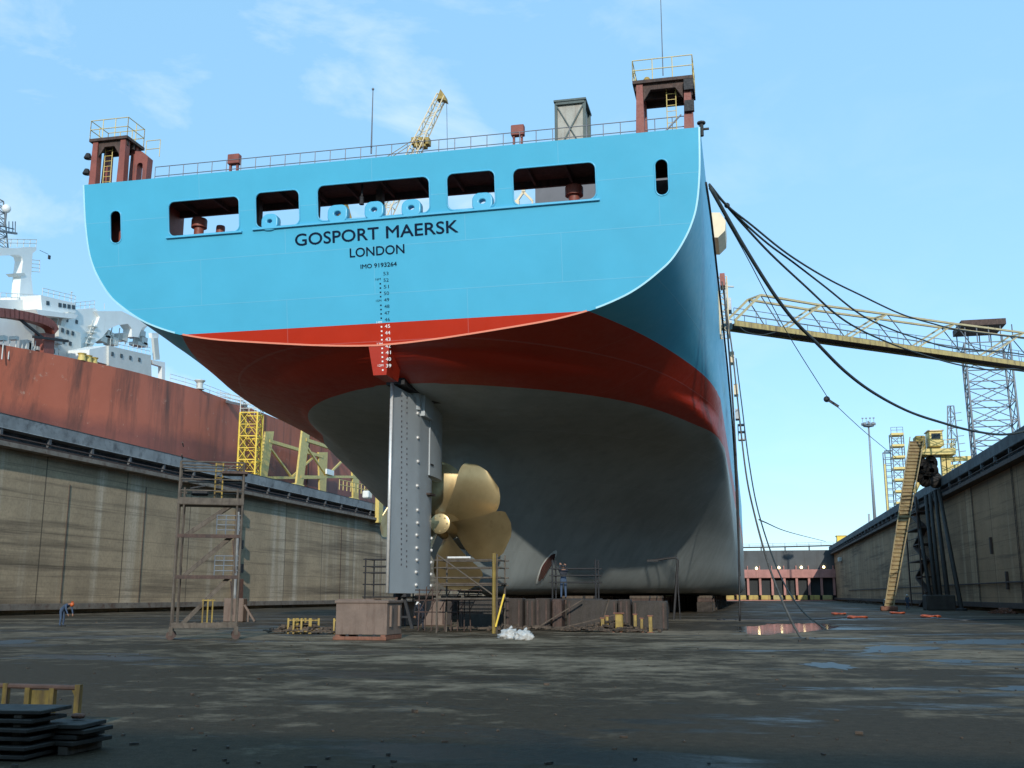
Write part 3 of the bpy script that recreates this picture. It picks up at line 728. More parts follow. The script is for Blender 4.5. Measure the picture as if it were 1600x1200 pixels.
# rudder
def prof(u):
    if u < .5: return (u / .5) ** .85
    return 1.0 if u < .66 else math.sqrt(max(0, 1 - ((u - .66) / .34) ** 2))
def rudder_x(y, y0=50.75, y1=57.6, th=.84): return XC + max(.03, th / 2 * prof(max(0, min(1, (y - y0) / (y1 - y0)))))
def foil_solid(mb, ya, yb, z0, z1, dz1=0.0, y0=50.75, y1=57.6, th=.84, n=22):
    ys_ = [ya + (yb - ya) * i / n for i in range(n + 1)]
    ring = [(rudder_x(y, y0, y1, th), y) for y in ys_] + [(2 * XC - rudder_x(y, y0, y1, th), y) for y in ys_[::-1]]
    k = len(ring); mb.add([(x, y, z0) for x, y in ring] + [(x, y, z1 - dz1 * (y - ya)) for x, y in ring],
        [tuple(range(k))[::-1], tuple(range(k, 2 * k))] + [(i, (i + 1) % k, k + (i + 1) % k, k + i) for i in range(k)]); return mb
rud = foil_solid(MB(), 50.75, 57.6, 1.8, 8.15); ru = rud.build('rudder_blade', M['rudder_grey'], ship, 'auto')
foil_solid(MB(), 50.75, 56.0, 8.152, 12.42, .06).build('upper_blade', M['rudder_grey'], ru, 'auto')
foil_solid(MB(), 56.06, 59.4, 8.28, 12.9, 0, 50.75, 59.6, .9).build('rudder_horn', M['rudder_grey'], ship, 'auto')
MB().box((XC + .2, 54.3, 11.35), (XC + .66, 55.9, 12.7)).build('pintle_housing', M['rudder_grey'], ru)
MB().lathe((XC + .1, 54.0, 11.6), (0, 0, 1), [(0, .42), (1.2, .42)], 16).build('rudder_stock', M['rudder_grey'], ru, 'auto')
MB().lathe((XC, 56.3, 12.35), (0, 0, 1), [(0, .1), (.001, 1.0), (.9, 1.0)], 24).build('rudder_trunk_shade', M['dark'], ship, 'auto')  # dark solids here and below draw the shade in the gap over the rudder
MB().box((XC - .5, 51.2, 12.5), (XC + .5, 55.6, 13.2)).build('rudder_gap_shade', M['dark'], ship)
MB().cbox((XC, 56.2, 7.2), (1.25, 1.1, .1)).build('pintle_plate', M['dark_rust'], ru)
MB().cbox((XC + .45, 56.4, 8.9), (.12, .5, .06)).build('stop_lug', M['dark'], ru)
MB().tube((XC + .005, 50.66, 1.82), (XC + .005, 50.66, 12.48), .085, 8).build('trailing_edge', M['zinc'], ru, True)  # sunlit glint of the edge put into a brighter metal
for px, py in [(654, 646), (654, 684), (654, 721), (653, 759), (653, 797), (653, 817), (652, 836), (652, 856), (652, 875), (651, 894), (651, 914)]:
    q = onX(px, py, XC + .45); y = q.y; x = rudder_x(y)
    MB().sphere((x + .02, y, q.z), .125, 8, 6, (.75, 1.1, .8)).build('anode', M['zinc'], ru, True)
for py in (840, 859, 878, 897, 915):
    q = onX(668.5, py, XC + .3); MB().sphere((rudder_x(57.3) + .04, 57.25, q.z), .125, 8, 6, (.8, .9, .8)).build('anode', M['zinc'], ru, True)
mb = MB()
for px in (635, 641):
    for i in range(34):
        q = onX(px - i * .05, 618 + i * 8 + (3 if px > 637 else 0), XC + .42)
        if i % 5 == 4 and px > 637: continue
        mb.cbox((rudder_x(q.y) + .006, q.y, q.z), (.02, .14, .10))
mb.build('plug_rows', M['house_grey'], ru)

# propeller
pc = Vector((XC - .1, 61.0, 5.85))
prop = MB().lathe(pc + Vector((0, -.95, 0)), (0, 1, 0), [(0, .50), (.03, .60), (.35, .66), (1.0, .78), (1.9, .85)], 28).build('propeller_hub', M['bronze'], ship, 'auto')
mb = MB()
for k in range(8):
    a = k * math.pi / 4; mb.lathe(pc + Vector((math.cos(a) * .45, -.99, math.sin(a) * .45)), (0, 1, 0), [(0, .05), (.06, .05)], 8)
mb.build('cap_bolts', M['bronze'], prop)
RT = 4.08
def blade(th0):
    nr, ns = 16, 12; P = 9.5
    rs = [.6 + (RT - .6) * (i / nr) ** .9 for i in range(nr + 1)]
    top_, bot = [], []
    for r in rs:
        q = (r - .6) / (RT - .6); ch = lerp(q, [0, .2, .45, .65, .8, .92, .97, 1], [1.5, 2.1, 2.85, 3.35, 3.4, 2.9, 2.2, .9])
        beta = math.atan(P / (2 * math.pi * r)); skew = R(14) * math.sin(q * math.pi * .55) - R(26) * q * q; thick = .30 * (1 - q) + .05
        for j in range(ns + 1):
            s_ = j / ns - .5
            ang = th0 - skew - s_ * ch * math.cos(beta) / r     # +s runs clockwise seen from aft and forward
            yy = s_ * ch * math.sin(beta) + .18 * q
            t_ = thick * math.sqrt(max(0, 1 - (2 * s_) ** 2)) + .01
            cam_ = -.22 * (1 - (2 * s_) ** 2) * (1 - .5 * q)
            for lst, sg in ((top_, -.3), (bot, .7)):
                lst.append(pc + Vector((math.cos(ang) * r, yy + sg * t_ - cam_, math.sin(ang) * r)))
    W = ns + 1; mb = MB(); n = len(top_)
    fs = []
    for i in range(nr):
        for j in range(ns):
            a = i * W + j; fs.append((a, a + 1, a + W + 1, a + W)); fs.append((n + a, n + a + W, n + a + W + 1, n + a + 1))
    for i in range(nr):
        for e in (0, ns): a = i * W + e; fs.append((a, a + W, n + a + W, n + a))
    for j in range(ns): fs.append((j, j + 1, n + j + 1, n + j)); a = nr * W + j; fs.append((a, a + 1, n + a + 1, n + a))
    return mb.add(top_ + bot, fs)
for k in range(6): blade(R(43 + 60 * k)).build('propeller_blade', M['bronze'], prop, 'auto')
MB().lathe(pc + Vector((0, .96, 0)), (0, 1, 0), [(0, .9), (.8, 1.0), (2.5, 1.15), (4.5, 1.3), (8, 1.2), (12, .6)], 28).build('stern_tube_boss', M['hull'], ship, 'auto')

# stern thruster tunnel mouth: found by walking out along the sight line until the hull is met
def hull_hit(px, py):
    d = ray(px, py); Y = 60.0
    while Y < 300:
        p = EYE + d * (Y / d.y)
        if half(Y, p.z) > 0 and abs(p.x - XC) <= half(Y, p.z) and p.z > zc(Y): return p
        Y += .02
    return None
q = hull_hit(852, 886)
def hn(Y, z):
    e = .05; by = (half(Y + e, z) - half(Y - e, z)) / (2 * e); bz = (half(Y, z + e) - half(Y, z - e)) / (2 * e)
    return Vector((1, -by, -bz)).normalized()
nn_ = hn(q.y, q.z)
ring_ = []
def ring_pts(r, off, n=28):
    out = []
    for i in range(n):
        a = 2 * math.pi * i / n; Y = q.y + .55 * r * math.cos(a); z = q.z + r * math.sin(a); out.append(Vector((XC + half(Y, z), Y, z)) + nn_ * off)
    return out
o_, i_ = ring_pts(1.22, .03), ring_pts(1.0, .06)
mb = MB().add(o_ + i_, [(k, (k + 1) % 28, 28 + (k + 1) % 28, 28 + k) for k in range(28)])
th = mb.build('thruster_tunnel_rim', M['offwhite'], ship)
MB().add(ring_pts(1.0, .045), [tuple(range(28))]).build('thruster_tunnel', paint('dark_red_tunnel_paint', (.10, .02, .018), .6), ship)
mb = MB()
for k in (-.6, -.2, .2, .6):
    h_ = math.sqrt(1 - k * k); a = [Vector((XC + half(q.y + .55 * k, q.z + z), q.y + .55 * k, q.z + z)) + nn_ * .09 for z in (-h_, 0, h_)]; mb.path(a, .022, 5)
mb.build('thruster_grid', M['dark_rust'], ship)

# mooring deck behind the openings
yA, yB = 47.35, 55.5
MB().box((XC - 15.7, yA + .2, 19.75), (XC + 15.7, 58, 20.05)).build('mooring_deck', M['red_steel'], ship)
mb = MB().add([(XC - 16.2, Ytr(22.55) + .1, 22.55), (XC + 16.2, Ytr(22.55) + .1, 22.55), (XC + 16.2, 50.05, 22.55), (XC - 16.2, 50.05, 22.55)] + [(XC - 16.2, Ytr(23.2) + .1, 23.2), (XC + 16.2, Ytr(23.2) + .1, 23.2), (XC + 16.2, 50.05, 23.2), (XC - 16.2, 50.05, 23.2)],
              [(3, 2, 1, 0), (4, 5, 6, 7), (0, 1, 5, 4), (1, 2, 6, 5), (2, 3, 7, 6), (3, 0, 4, 7)])
mb.build('poop_deck', M['dark_rust'], ship)
mb = MB()
for i in range(17): x = XC - 15 + i * 1.9; mb.box((x - .06, 47.2, 22.28), (x + .06, 49.8, 22.55))
mb.box((XC - 15.8, 49.82, 22.2), (XC + 15.8, 50.0, 22.54)).build('deck_beams', M['dark_rust'], ship)
for x, y0, y1 in ((-30.1, 47.3, 50.3), (-5.2, 47.3, 51.3), (-33.2, 47.5, 50.3), (-2.4, 47.4, 52)):
    MB().box((x - .1, y0, 20.05), (x + .1, y1, 22.5)).build('bulkhead', M['red_steel'], ship)
MB().box((-33.1, 48.3, 20.05), (-30.25, 48.45, 22.5)).build('bulkhead', M['red_steel'], ship)
MB().box((-5.1, 51, 20.05), (-2.5, 51.2, 22.5)).build('bulkhead', M['dark_rust'], ship)
for x, w_ in ((-24.9, .5), (-21.5, .3), (-17.95, .35), (-14.6, .2)):
    MB().box((x - w_ / 2, 48.7, 20.05), (x + w_ / 2, 49.1, 22.4)).build('pillar', M['dark_rust'], ship)
mb = MB()
for i in range(16): x = -32 + i * 1.95; mb.tube((x, 53, 20.05), (x, 53, 21.5), .03, 5)
for z in (20.45, 20.95, 21.5): mb.tube((-32.5, 53, z), (-2.9, 53, z), .028, 5)
mb.build('mooring_deck_railing', M['rail'], ship)
def ventilator(x, Y, zt_, r):
    m_ = MB().lathe((x, Y, 20.05), (0, 0, 1), [(0, r * .62), (zt_ - 20.55, r * .62)], 16).build('ventilator', M['red_steel'], ship, 'auto')
    MB().lathe((x, Y, zt_ - .55), (0, 0, 1), [(0, r), (.42, r), (.5, r * .9), (.55, r * .3)], 16).build('ventilator_cap', M['red_steel'], m_, 'auto')
q = onY(897, 290, 49.2); ventilator(q.x, 49.2, q.z, .46)
q = onY(312, 341, 49.0); ventilator(q.x, 49.0, q.z, .42)
q = onY(345, 352, 49.4); ventilator(q.x, 49.4, q.z, .24)
mb = MB()                                   # stores crane with spreader seen through the right opening
q0 = onY(822, 318, 62); q1 = onY(818, 278, 62); q2 = onY(818, 300, 62); q3 = onY(832, 314, 62); q4 = onY(808, 314, 62)
mb.beam((q2.x, 62, q2.z), (q1.x, 62, q1.z), .22); mb.beam(q2, q3, .14); mb.beam(q2, q4, .14); mb.beam((q4.x, 62, 20.0), q4, .3); mb.beam((q3.x, 62, 20.0), q3, .1)
mb.build('stores_crane', M['cream'], ship)
q = onY(583, 300, 49.3); MB().sphere((q.x, 47.7, 21.55), .12, 10, 6).tube((q.x, 47.7, 21.6), (q.x, 47.7, 22.3), .05, 6).lathe((q.x, 47.7, 21.2), (0, 0, 1), [(0, .13), (.3, .10)], 10).build('stern_light', M['dark'], ship)
# cream winch frames seen through the middle opening
for px in (519, 531):
    q = onY(px, 322, 56); MB().beam((q.x, 56, 20), (q.x + .3, 56, q.z + .6), .35).build('winch_frame', M['old_yellow'], ship)

# poop railing and fittings
mb = MB(); a = Vector((-30.3, 47.6, 23.2)); b_ = Vector((-1.9, 47.6, 23.2)); n = 34
for i in range(n + 1): p = a.lerp(b_, i / n); mb.tube(p, p + Vector((0, 0, 1.08)), .022, 5)
for z in (.55, 1.08): mb.tube(a + Vector((0, 0, z)), b_ + Vector((0, 0, z)), .024, 5)
mb.build('poop_railing', M['rail'], ship)
for px, py in ((366, 250), (809, 205)):
    q = onY(px, py, 48.0); m_ = MB().rbox((q.x - .33, 47.85, q.z - .25), (q.x + .33, 48.2, q.z + .3), .03).build('locker', M['red_steel'], ship)
    mb = MB()
    for k in (-.2, .2): mb.box((q.x + k - .05, 47.95, 23.2), (q.x + k + .05, 48.1, q.z - .25))
    mb.build('locker_leg', M['red_steel'], m_)
a, b_ = onY(869, 162, 48.6), onY(914, 212, 48.6)
x0, x1, z1 = a.x, b_.x, a.z
bx = MB().box((x0 + .06, 48.6, 23.2), (x1 - .06, 50.2, z1 - .06)).build('deck_house', M['grey_panel'], ship)
mb = MB()
for x in (x0, x1): mb.box((x - .07, 48.5, 23.2), (x + .07, 48.62, z1)); mb.box((x - .07, 50.1, 23.2), (x + .07, 50.3, z1))
mb.box((x0, 48.45, z1 - .14), (x1, 48.62, z1 + .02)); mb.box((x0 - .1, 48.4, z1), (x1 + .1, 50.4, z1 + .1))
mb.beam((x0, 48.55, 23.3), (x1, 48.55, z1 - .1), .07); mb.beam((x0, 48.55, z1 - .1), (x1, 48.55, 23.3), .05)
mb.build('frame', M['teal_frame'], bx)
def mast(px, ytop, px0, y0_, Y, r, name='whip_antenna'):
    a = onY(px0, y0_, Y); b_ = onY(px, ytop, Y); b_ = Vector((a.x + (b_.x - a.x) * .0 + 0, Y, b_.z))
    MB().tube(a, b_, r, 6, r2=r * .5).sphere(b_, r * 1.6, 8, 5).build(name, M['rail'], ship)
mast(577, 140, 580, 240, 47.7, .045)
mast(1031, -60, 1036, 118, 48.2, .03)

def tower(xa, xb, zp, ybk, ladder_x, arch=None):
    """fairlead and look-out tower: red box legs, platform, yellow rail, ladder"""
    t_ = MB().box((xa - .1, 47.0, zp - .16), (xb + .1, ybk + .1, zp)).build('lookout_platform', M['dark_rust'], ship)
    mb = MB()
    for k in range(3): y = 47.2 + k * (ybk - 47.4) / 2; mb.box((xa, y, zp - .45), (xb, y + .15, zp - .16))
    mb.build('platform_beam', M['dark_rust'], t_)
    for x in (xa, xb - .42):
        for y in (47.1, ybk - .45):
            mb = MB().prism([(x, y, 23.2), (x + .42, y, 23.2), (x + .38, y, zp - .16), (x + .08, y, zp - .16)], (0, .42, 0)); mb.build('tower_leg', M['red_steel'], t_)
    mb = MB()
    for x, sg in ((xa + .4, 1), (xb - .42, -1)):
        mb.prism([(x, 47.2, zp - .45), (x + sg * .35, 47.2, zp - .45), (x, 47.2, zp - 1.0)], (0, .12, 0))
    each(mb, 'gusset', M['dark_rust'], t_)
    mb = MB(); handrail(mb, [(xa - .08, ybk, zp), (xa - .08, 47.02, zp), (xb + .08, 47.02, zp), (xb + .08, ybk, zp), (xa - .08, ybk, zp)], 1.05, .9, .024, 1); mb.build('platform_railing', M['yellow'], t_)
    mb = MB()
    for k in (-.22, .22): mb.tube((ladder_x + k, 47.6, 23.2), (ladder_x + k, 47.6, zp + .1), .025, 5)
    z = 23.4
    while z < zp: mb.tube((ladder_x - .22, 47.6, z), (ladder_x + .22, 47.6, z), .018, 4); z += .3
    mb.build('ladder', M['yellow'], t_); return t_
zr = onY(1040, 121, 47.0).z; zl = onY(170, 214, 47.0).z
tr = tower(-4.45, -1.75, zr, 49.3, -2.75)
tl = tower(-33.95, -31.85, zl, 48.6, -33.2)
# extra portal beside the left tower with its arched opening
v_, f_ = curve_mesh([[(-31.5, 0), (-30.75, 0), (-30.7, 1.65), (-31.1, 2.0), (-31.5, 2.05)], rrect(-31.32, .1, -30.98, 1.35, .15)], .25)
MB().add([Vector((p[0], 47.7 + p[2], 23.2 + p[1])) for p in v_], f_).build('side_portal', M['red_steel'], tl)
mb = MB(); handrail(mb, [(-31.6, 48.6, 25.35), (-30.75, 48.6, 25.35)], 1.0, .8, .022, 1); mb.build('portal_railing', M['yellow'], tl)
for z in (24.1, 25.0):
    MB().lathe((-34.25, 47.3, z), (0, 0, 1), [(0, .2), (.06, .22), (.3, .12)], 10).box((-34.2, 47.25, z - .06), (-33.8, 47.35, z)).build('floodlight', M['dark'], tl)
for z in (24.2, 25.3):
    MB().box((-2.1, 46.9, z), (-1.65, 47.1, z + .55)).build('light_box', M['dark'], tr)
MB().box((-3.75, 47.5, 23.2), (-3.35, 47.8, 23.55)).build('deck_box', M['rust'], tr)
MB().beam((-3.4, 47.55, 23.25), (-2.3, 47.55, 24.35), .06).build('stay', M['rail'], tr)
q = onY(1010, 116, 47.2); MB().sphere((q.x, 47.4, zr + .15), .18, 8, 5).build('searchlight', M['old_yellow'], tr)
MB().lathe((-1.35, 47.0, 22.9), (0, 0, 1), [(0, .1), (.6, .1), (.62, .2), (.7, .2)], 8).box((-1.6, 46.95, 23.2), (-1.0, 47.05, 23.28)).build('fairlead_post', M['dark'], ship)

# accommodation far forward: only its bridge shows
hs = MB().box((-29, 112, 20.1), (-6, 128, 41)).build('accommodation_block', M['cream'], ship)
MB().box((-21.9, 110, 43.2), (-6, 118, 48.5)).build('wheelhouse', M['house_grey'], hs)
MB().box((-21.9, 109.8, 42.2), (-6, 118.2, 43.2)).build('bridge_deck', M['cream'], hs)
a = [onY(1108, 332, 110), onY(1125, 332, 110), onY(1134, 345, 110), onY(1133, 360, 110), onY(1122, 371, 110), onY(1108, 371, 110)]
MB().prism(a, (0, 6, 0)).build('bridge_wing', M['cream'], hs)
MB().box((-6, 110.3, a[5].z + .05), (a[0].x + .02, 115.7, a[0].z - .05)).build('bridge_wing_deck', M['cream'], hs)
MB().prism([Vector((2 * XC - p.x, p.y, p.z)) for p in a], (0, 6, 0)).build('bridge_wing', M['cream'], hs)
MB().box((2 * XC - a[0].x - .02, 110.3, a[5].z + .05), (-21.9, 115.7, a[0].z - .05)).build('bridge_wing_deck', M['cream'], hs)

# fittings hung outside the hull side
def side_fit(px, py, w_, h_, mat, name, Y):
    q = onY(px, py, Y); return MB().cbox((q.x, Y, q.z), (w_, 1.2, h_)).build(name, mat, ship)
mb = MB(); q0 = onY(1128, 432, 74); q1 = onY(1141, 500, 74)
lattice(mb, [(-1.35, 74, q1.z - 1), (-.75, 74, q1.z - 1), (-.75, 75.4, q1.z - 1), (-1.35, 75.4, q1.z - 1)], [(-1.35, 74, q0.z), (-.75, 74, q0.z), (-.75, 75.4, q0.z), (-1.35, 75.4, q0.z)], 5, .05, .03)
mb.build('hung_staging', M['cream'], ship)
for px, py, Y, m_ in ((1129, 440, 74, 'red_steel'), (1139, 478, 75, 'steel'), (1144, 560, 86, 'cream'), (1150, 610, 90, 'cream'), (1152, 648, 95, 'steel')):
    side_fit(px, py, .35, .9, M[m_], 'side_fitting', Y)
q = onY(1158, 674, 100); a = onY(1153, 663, 100); b_ = onY(1164, 686, 100)
mb = MB()
for x in (a.x, b_.x):
    for y in (100, 101): mb.tube((x, y, b_.z), (x, y, a.z), .05, 5)
for z in (a.z, q.z, b_.z): mb.box((a.x, 100, z - .05), (b_.x, 101, z + .05))
mb.build('hung_cage', M['steel'], ship)


# ------------------------------------------------------------------ keel blocks
def keel_block(loc, sx, sy, sz, label, group):
    t = thing('keel_block', (loc[0], loc[1], 0), label, 'keel block', group)
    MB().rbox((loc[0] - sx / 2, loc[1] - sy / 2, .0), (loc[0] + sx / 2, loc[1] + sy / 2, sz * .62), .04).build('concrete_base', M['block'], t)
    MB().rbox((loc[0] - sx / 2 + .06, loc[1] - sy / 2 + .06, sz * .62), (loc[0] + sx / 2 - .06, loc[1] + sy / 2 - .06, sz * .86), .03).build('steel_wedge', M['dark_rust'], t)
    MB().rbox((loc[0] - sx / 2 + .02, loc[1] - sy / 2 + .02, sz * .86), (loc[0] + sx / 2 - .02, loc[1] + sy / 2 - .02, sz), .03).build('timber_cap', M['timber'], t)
    return t
kb = keel_block((XC, 72.5, 0), 1.5, 1.3, KZ, 'dark keel block with timber cap in the centre row under the keel', 'centre keel blocks')
for i in range(1, 24): copy_tree(kb, loc=(XC, 72.5 + i * 2.6 if i < 14 else 106.3 + (i - 13) * 9, 0))
kb2 = keel_block((XC + 9, 86, 0), 1.6, 1.4, KZ, 'side keel block under the flat bottom, in the row nearest the open floor', 'starboard side blocks')
for i in range(1, 16): copy_tree(kb2, loc=(XC + 9, 86 + i * 6.5, 0))
kb3 = keel_block((XC + 4.6, 80, 0), 1.6, 1.4, KZ, 'keel block between the centre row and the outer row on the right', 'inner starboard blocks')
for i in range(1, 14): copy_tree(kb3, loc=(XC + 4.6, 80 + i * 5.5, 0))
for i in range(10): copy_tree(kb2, loc=(XC + 13, 112 + i * 7, 0), label='side keel block in the outermost row below the bilge on the right', group='bilge blocks')
for i in range(10): copy_tree(kb2, loc=(XC - 9, 86 + i * 8, 0), label='side keel block under the far side of the ship bottom', group='port side blocks')

# spare blocks stood side by side under the stern
def spare_block(x0, x1, y, zt, dy, label, mat='block'):
    t = thing('spare_block', ((x0 + x1) / 2, y, 0), label, 'spare block', 'spare dock blocks lined up under the stern')
    MB().rbox((x0, y, 0), (x1, y + dy, zt), .05).build('block_body', M[mat], t)
    for x in (x0 + .12, x1 - .2): MB().box((x, y - .05, .1), (x + .08, y + .0, zt - .1)).build('strap', M['dark_rust'], t)
    return t
xs = -14.7
xs = -14.7
SP = [(2.3, 'widest dark spare block, behind the scaffold with the yellow pole', 1.58, 'block'), (.9, 'narrow brown spare block standing right behind the yellow pole', 1.55, 'block_brown'), (.55, 'pale slim spare block between the yellow pole and a dark gap', 1.52, 'block'),
      (.75, 'rusty spare block right of the slim pale one', 1.55, 'block_brown'), (.5, 'dark slim spare block halfway along the line under the stern', 1.5, 'dark_rust'), (2.6, 'long pale spare block lying low right of the dark slim one', 1.48, 'block'), (.6, 'short upright brown spare block beneath the man on the staging', 1.5, 'block_brown'), (1.7, 'dark spare block at the right end of the line under the stern', 1.42, 'block')]
for k, (wd, lab, zt, mt) in enumerate(SP):
    spare_block(xs, xs + wd, 53.2 + (k % 3) * .25, zt, 1.1, lab, mt); xs += wd + (.08 if k != 4 else .2)
spare_block(-22.3, -20.1, 55.5, 1.5, 1.2, 'pinkish spare block behind the left corner of the rusty skip', 'skip')
spare_block(-19.6, -16.9, 58.5, 1.35, 1.2, 'pale block straight below the rudder heel', 'skip')
random.seed(17)
for k, (x0, z0, x1, z1, lab) in enumerate(((-10.6, .05, -8.2, 1.5, 'long thin plank leaning across the spare blocks beneath the man on the staging'), (-12.9, .05, -12.2, 1.6, 'short plank leaning steeply on the spare blocks behind the yellow pole'), (-9.4, .08, -6.6, .75, 'low slanting plank above the scrap heap, left of the thick yellow post'), (-7.3, .05, -6.9, 1.5, 'upright plank near the right end of the spare blocks'))):
    tag(MB().beam((x0, 52.75 - .1 * k, z0), (x1, 53.0 - .1 * k, z1), .16, .05).build('timber_plank', M['timber']), lab, 'plank')
# strut under the rudder heel
t = thing('rudder_stand', (XC, 53.2, 0), 'dark steel trestle propping the heel of the grey rudder', 'trestle')
mb = MB(); mb.beam((XC - .6, 53, 0), (XC - .12, 53, 1.6), .14).beam((XC + .6, 53, 0), (XC + .12, 53, 1.6), .14).beam((XC - .4, 53, .6), (XC + .4, 53, .6), .1); mb.build('legs', M['dark'], t)
MB().rbox((XC - .35, 52.6, 1.6), (XC + .35, 53.4, 1.79), .02).build('head_plate', M['dark'], t)

# ------------------------------------------------------------------ scaffolds
def big_scaffold():
    Y1 = 38.6
    a, b_ = onZ(258, 1000), onZ(350, 997)
    x0, x1, y0, y1 = -22.4, -19.95, 38.3, 39.5
    t = thing('mobile_scaffold', ((x0 + x1) / 2, 38.9, 0), 'tall rusty mobile scaffold tower with stair flights on the left of the dock floor', 'scaffold')
    ztop = 6.95
    for x in (x0, x1):
        for y in (y0, y1):
            MB().tube((x, y, .45), (x, y, ztop), .05, 8).tube((x + (.2 if x == x0 else -.2), y, .45), (x + (.2 if x == x0 else -.2), y, 5.9), .04, 6).build('upright', M['scaf'], t)
            w_ = MB().lathe((x, y - .09, .17), (0, 1, 0), [(0, .17), (.18, .17)], 14).build('castor', M['dark_rust'], t, 'auto')
            MB().beam((x, y, .17), (x, y, .5), .14, .2).build('fork', M['scaf'], w_)
    for z in (.55,):
        mb = MB()
        for y in (y0, y1): mb.beam((x0, y, z), (x1, y, z), .14, .2)
        for x in (x0, x1): mb.beam((x, y0, z), (x, y1, z), .12, .18)
        mb.build('base_frame', M['scaf'], t)
    for z in (2.45, 4.05, 5.35):
        mb = MB().box((x0, y0, z - .06), (x1, y0 + 1.0, z)).box((x0, y0 - .04, z - .12), (x1, y0 + .06, z + .02))
        if z > 5: mb.box((x0, y0, z - .12), (x1, y1, z - .01)).box((x0 - .05, y0 - .06, z - .1), (x1 + .05, y0 - .02, z + .16))
        mb.build('deck', M['scaf'] if z > 5 else M['dark_rust'], t)
    fl = [(.55, 2.42), (2.45, 4.02), (4.05, 5.33)]
    for z0, z1 in fl:
        MB().beam((x0 + .35, y0 + .2, z0), (x1 - .35, y0 + .2, z1), .05, .16).beam((x0 + .35, y0 + .75, z0), (x1 - .35, y0 + .75, z1), .05, .16).build('stair_flight', M['scaf'], t)
    for z in (2.45, 4.05):
        mb = MB()
        for x in (x1 - .95, x1 - .6, x1 - .15): mb.tube((x, y0, z), (x, y0, z + .78), .025, 5)
        for k in (.2, .4, .6, .78): mb.tube((x1 - .95, y0, z + k), (x1, y0, z + k), .022, 5)
        mb.build('guard_rail', M['lattice_grey'], t)
        MB().beam((x1 - .3, y0, z - .2), (x1 - .15, y0 - .0, z - 1.5), .05).build('raker', M['dark_rust'], t)
    mb = MB()
    for k in (.45, .9, 1.35): mb.tube((x0, y0, 5.35 + k), (x1, y0, 5.35 + k), .03, 5).tube((x0, y1, 5.35 + k), (x1, y1, 5.35 + k), .03, 5)
    for k in (.2, .6, 1.0, 1.4, 1.9): mb.tube((x0, y0, 5.8 + k), (x0, y1, 5.8 + k), .025, 5)
    mb.tube((x0, y0, ztop), (x1, y0, ztop), .035, 5).tube((x0, y1, ztop), (x1, y1, ztop), .035, 5)
    mb.tube((x1 - 1.1, y0, ztop - .6), (x1 - .4, y0, ztop - .1), .03, 5); mb.build('top_rail', M['scaf'], t)
    mb = MB()
    for k in (0, .28):
        mb.tube((x0 + 1.35 + k, y0 + .4, 5.35), (x0 + 1.35 + k, y0 + .4, 7.0), .03, 5)
    z = 5.8
    while z < 7.0: mb.tube((x0 + 1.35, y0 + .4, z), (x0 + 1.63, y0 + .4, z), .02, 4); z += .28
    mb.build('ladder', M['old_yellow'], t)
    MB().box((x1 - .85, y0 - .1, 6.5), (x1 + .15, y0 + .9, 6.6)).build('top_board', M['dark_rust'], t)
    mb = MB().rbox((x0 + .45, y0 + .3, 5.65), (x0 + 1.1, y0 + .9, 5.85), .04); mb.tube((x0 + .4, y0 + .3, 5.9), (x0 + 1.0, y0 + .3, 6.02), .04, 5); mb.build('tool_tray', M['dark'], t)
    mb = MB()
    for k in (.0, .18, .36): mb.tube((x0 + 1.15 + k, y0 - .02, .6), (x0 + 1.15 + k, y0 - .02, 1.55), .03, 5)
    mb.tube((x0 + 1.1, y0 - .02, 1.5), (x0 + 1.6, y0 - .02, 1.5), .03, 5); mb.build('gate_rail', M['old_yellow'], t)
    mb = MB().tube((x0, y0, 2.4), (x0, y1, 4), .03, 5).tube((x1, y0, .6), (x1, y1, 2.4), .03, 5).tube((x1, y0, 4), (x1, y1, 5.33), .03, 5); mb.build('side_brace', M['scaf'], t)
    t.rotation_euler.z = R(28); return t
big_scaffold()
# props and an access door against the foot of the left wall behind the scaffold
q = onZ(398, 972); t = thing('timber_prop', (q.x, q.y, 0), 'thin slanting timber prop leaning left beside the foot of the tall scaffold', 'prop')
a = onY(382, 950, q.y); MB().beam((a.x, q.y, a.z + .2), (q.x, q.y, 0.05), .12).build('strut', M['skip'], t); MB().beam((a.x + .3, q.y, .02), (a.x + .3, q.y, .8), .1).build('post', M['skip'], t)
MB().rbox((a.x - 1.5, q.y, 0), (a.x - .1, q.y + .6, 1.5), .05).build('base_box', M['skip'], t)

def frame_scaffold(label, X0, X1, Y0_, Y1_, legz, rails, mat, brace=True, boards=()):
    t = thing('tube_scaffold', ((X0 + X1) / 2, (Y0_ + Y1_) / 2, 0), label, 'scaffold')
    for x in (X0, X1):
        for y in (Y0_, Y1_): MB().tube((x, y, 0), (x, y, legz), .045, 6).build('upright', M[mat], t)
    for z in rails:
        mb = MB()
        for y in (Y0_, Y1_): mb.tube((X0 - .15, y, z), (X1 + .2, y, z), .035, 5)
        for x in (X0, X1): mb.tube((x, Y0_, z), (x, Y1_, z), .03, 5)
        mb.build('ledger', M[mat], t)
    for z in boards: MB().box((X0 - .1, Y0_, z), (X1 + .1, Y1_, z + .06)).build('board', M['timber'], t)
    if brace:
        MB().tube((X0, Y0_ - .05, legz), (X1, Y0_ - .05, legz * .45), .035, 5).build('brace', M[mat], t)
    return t
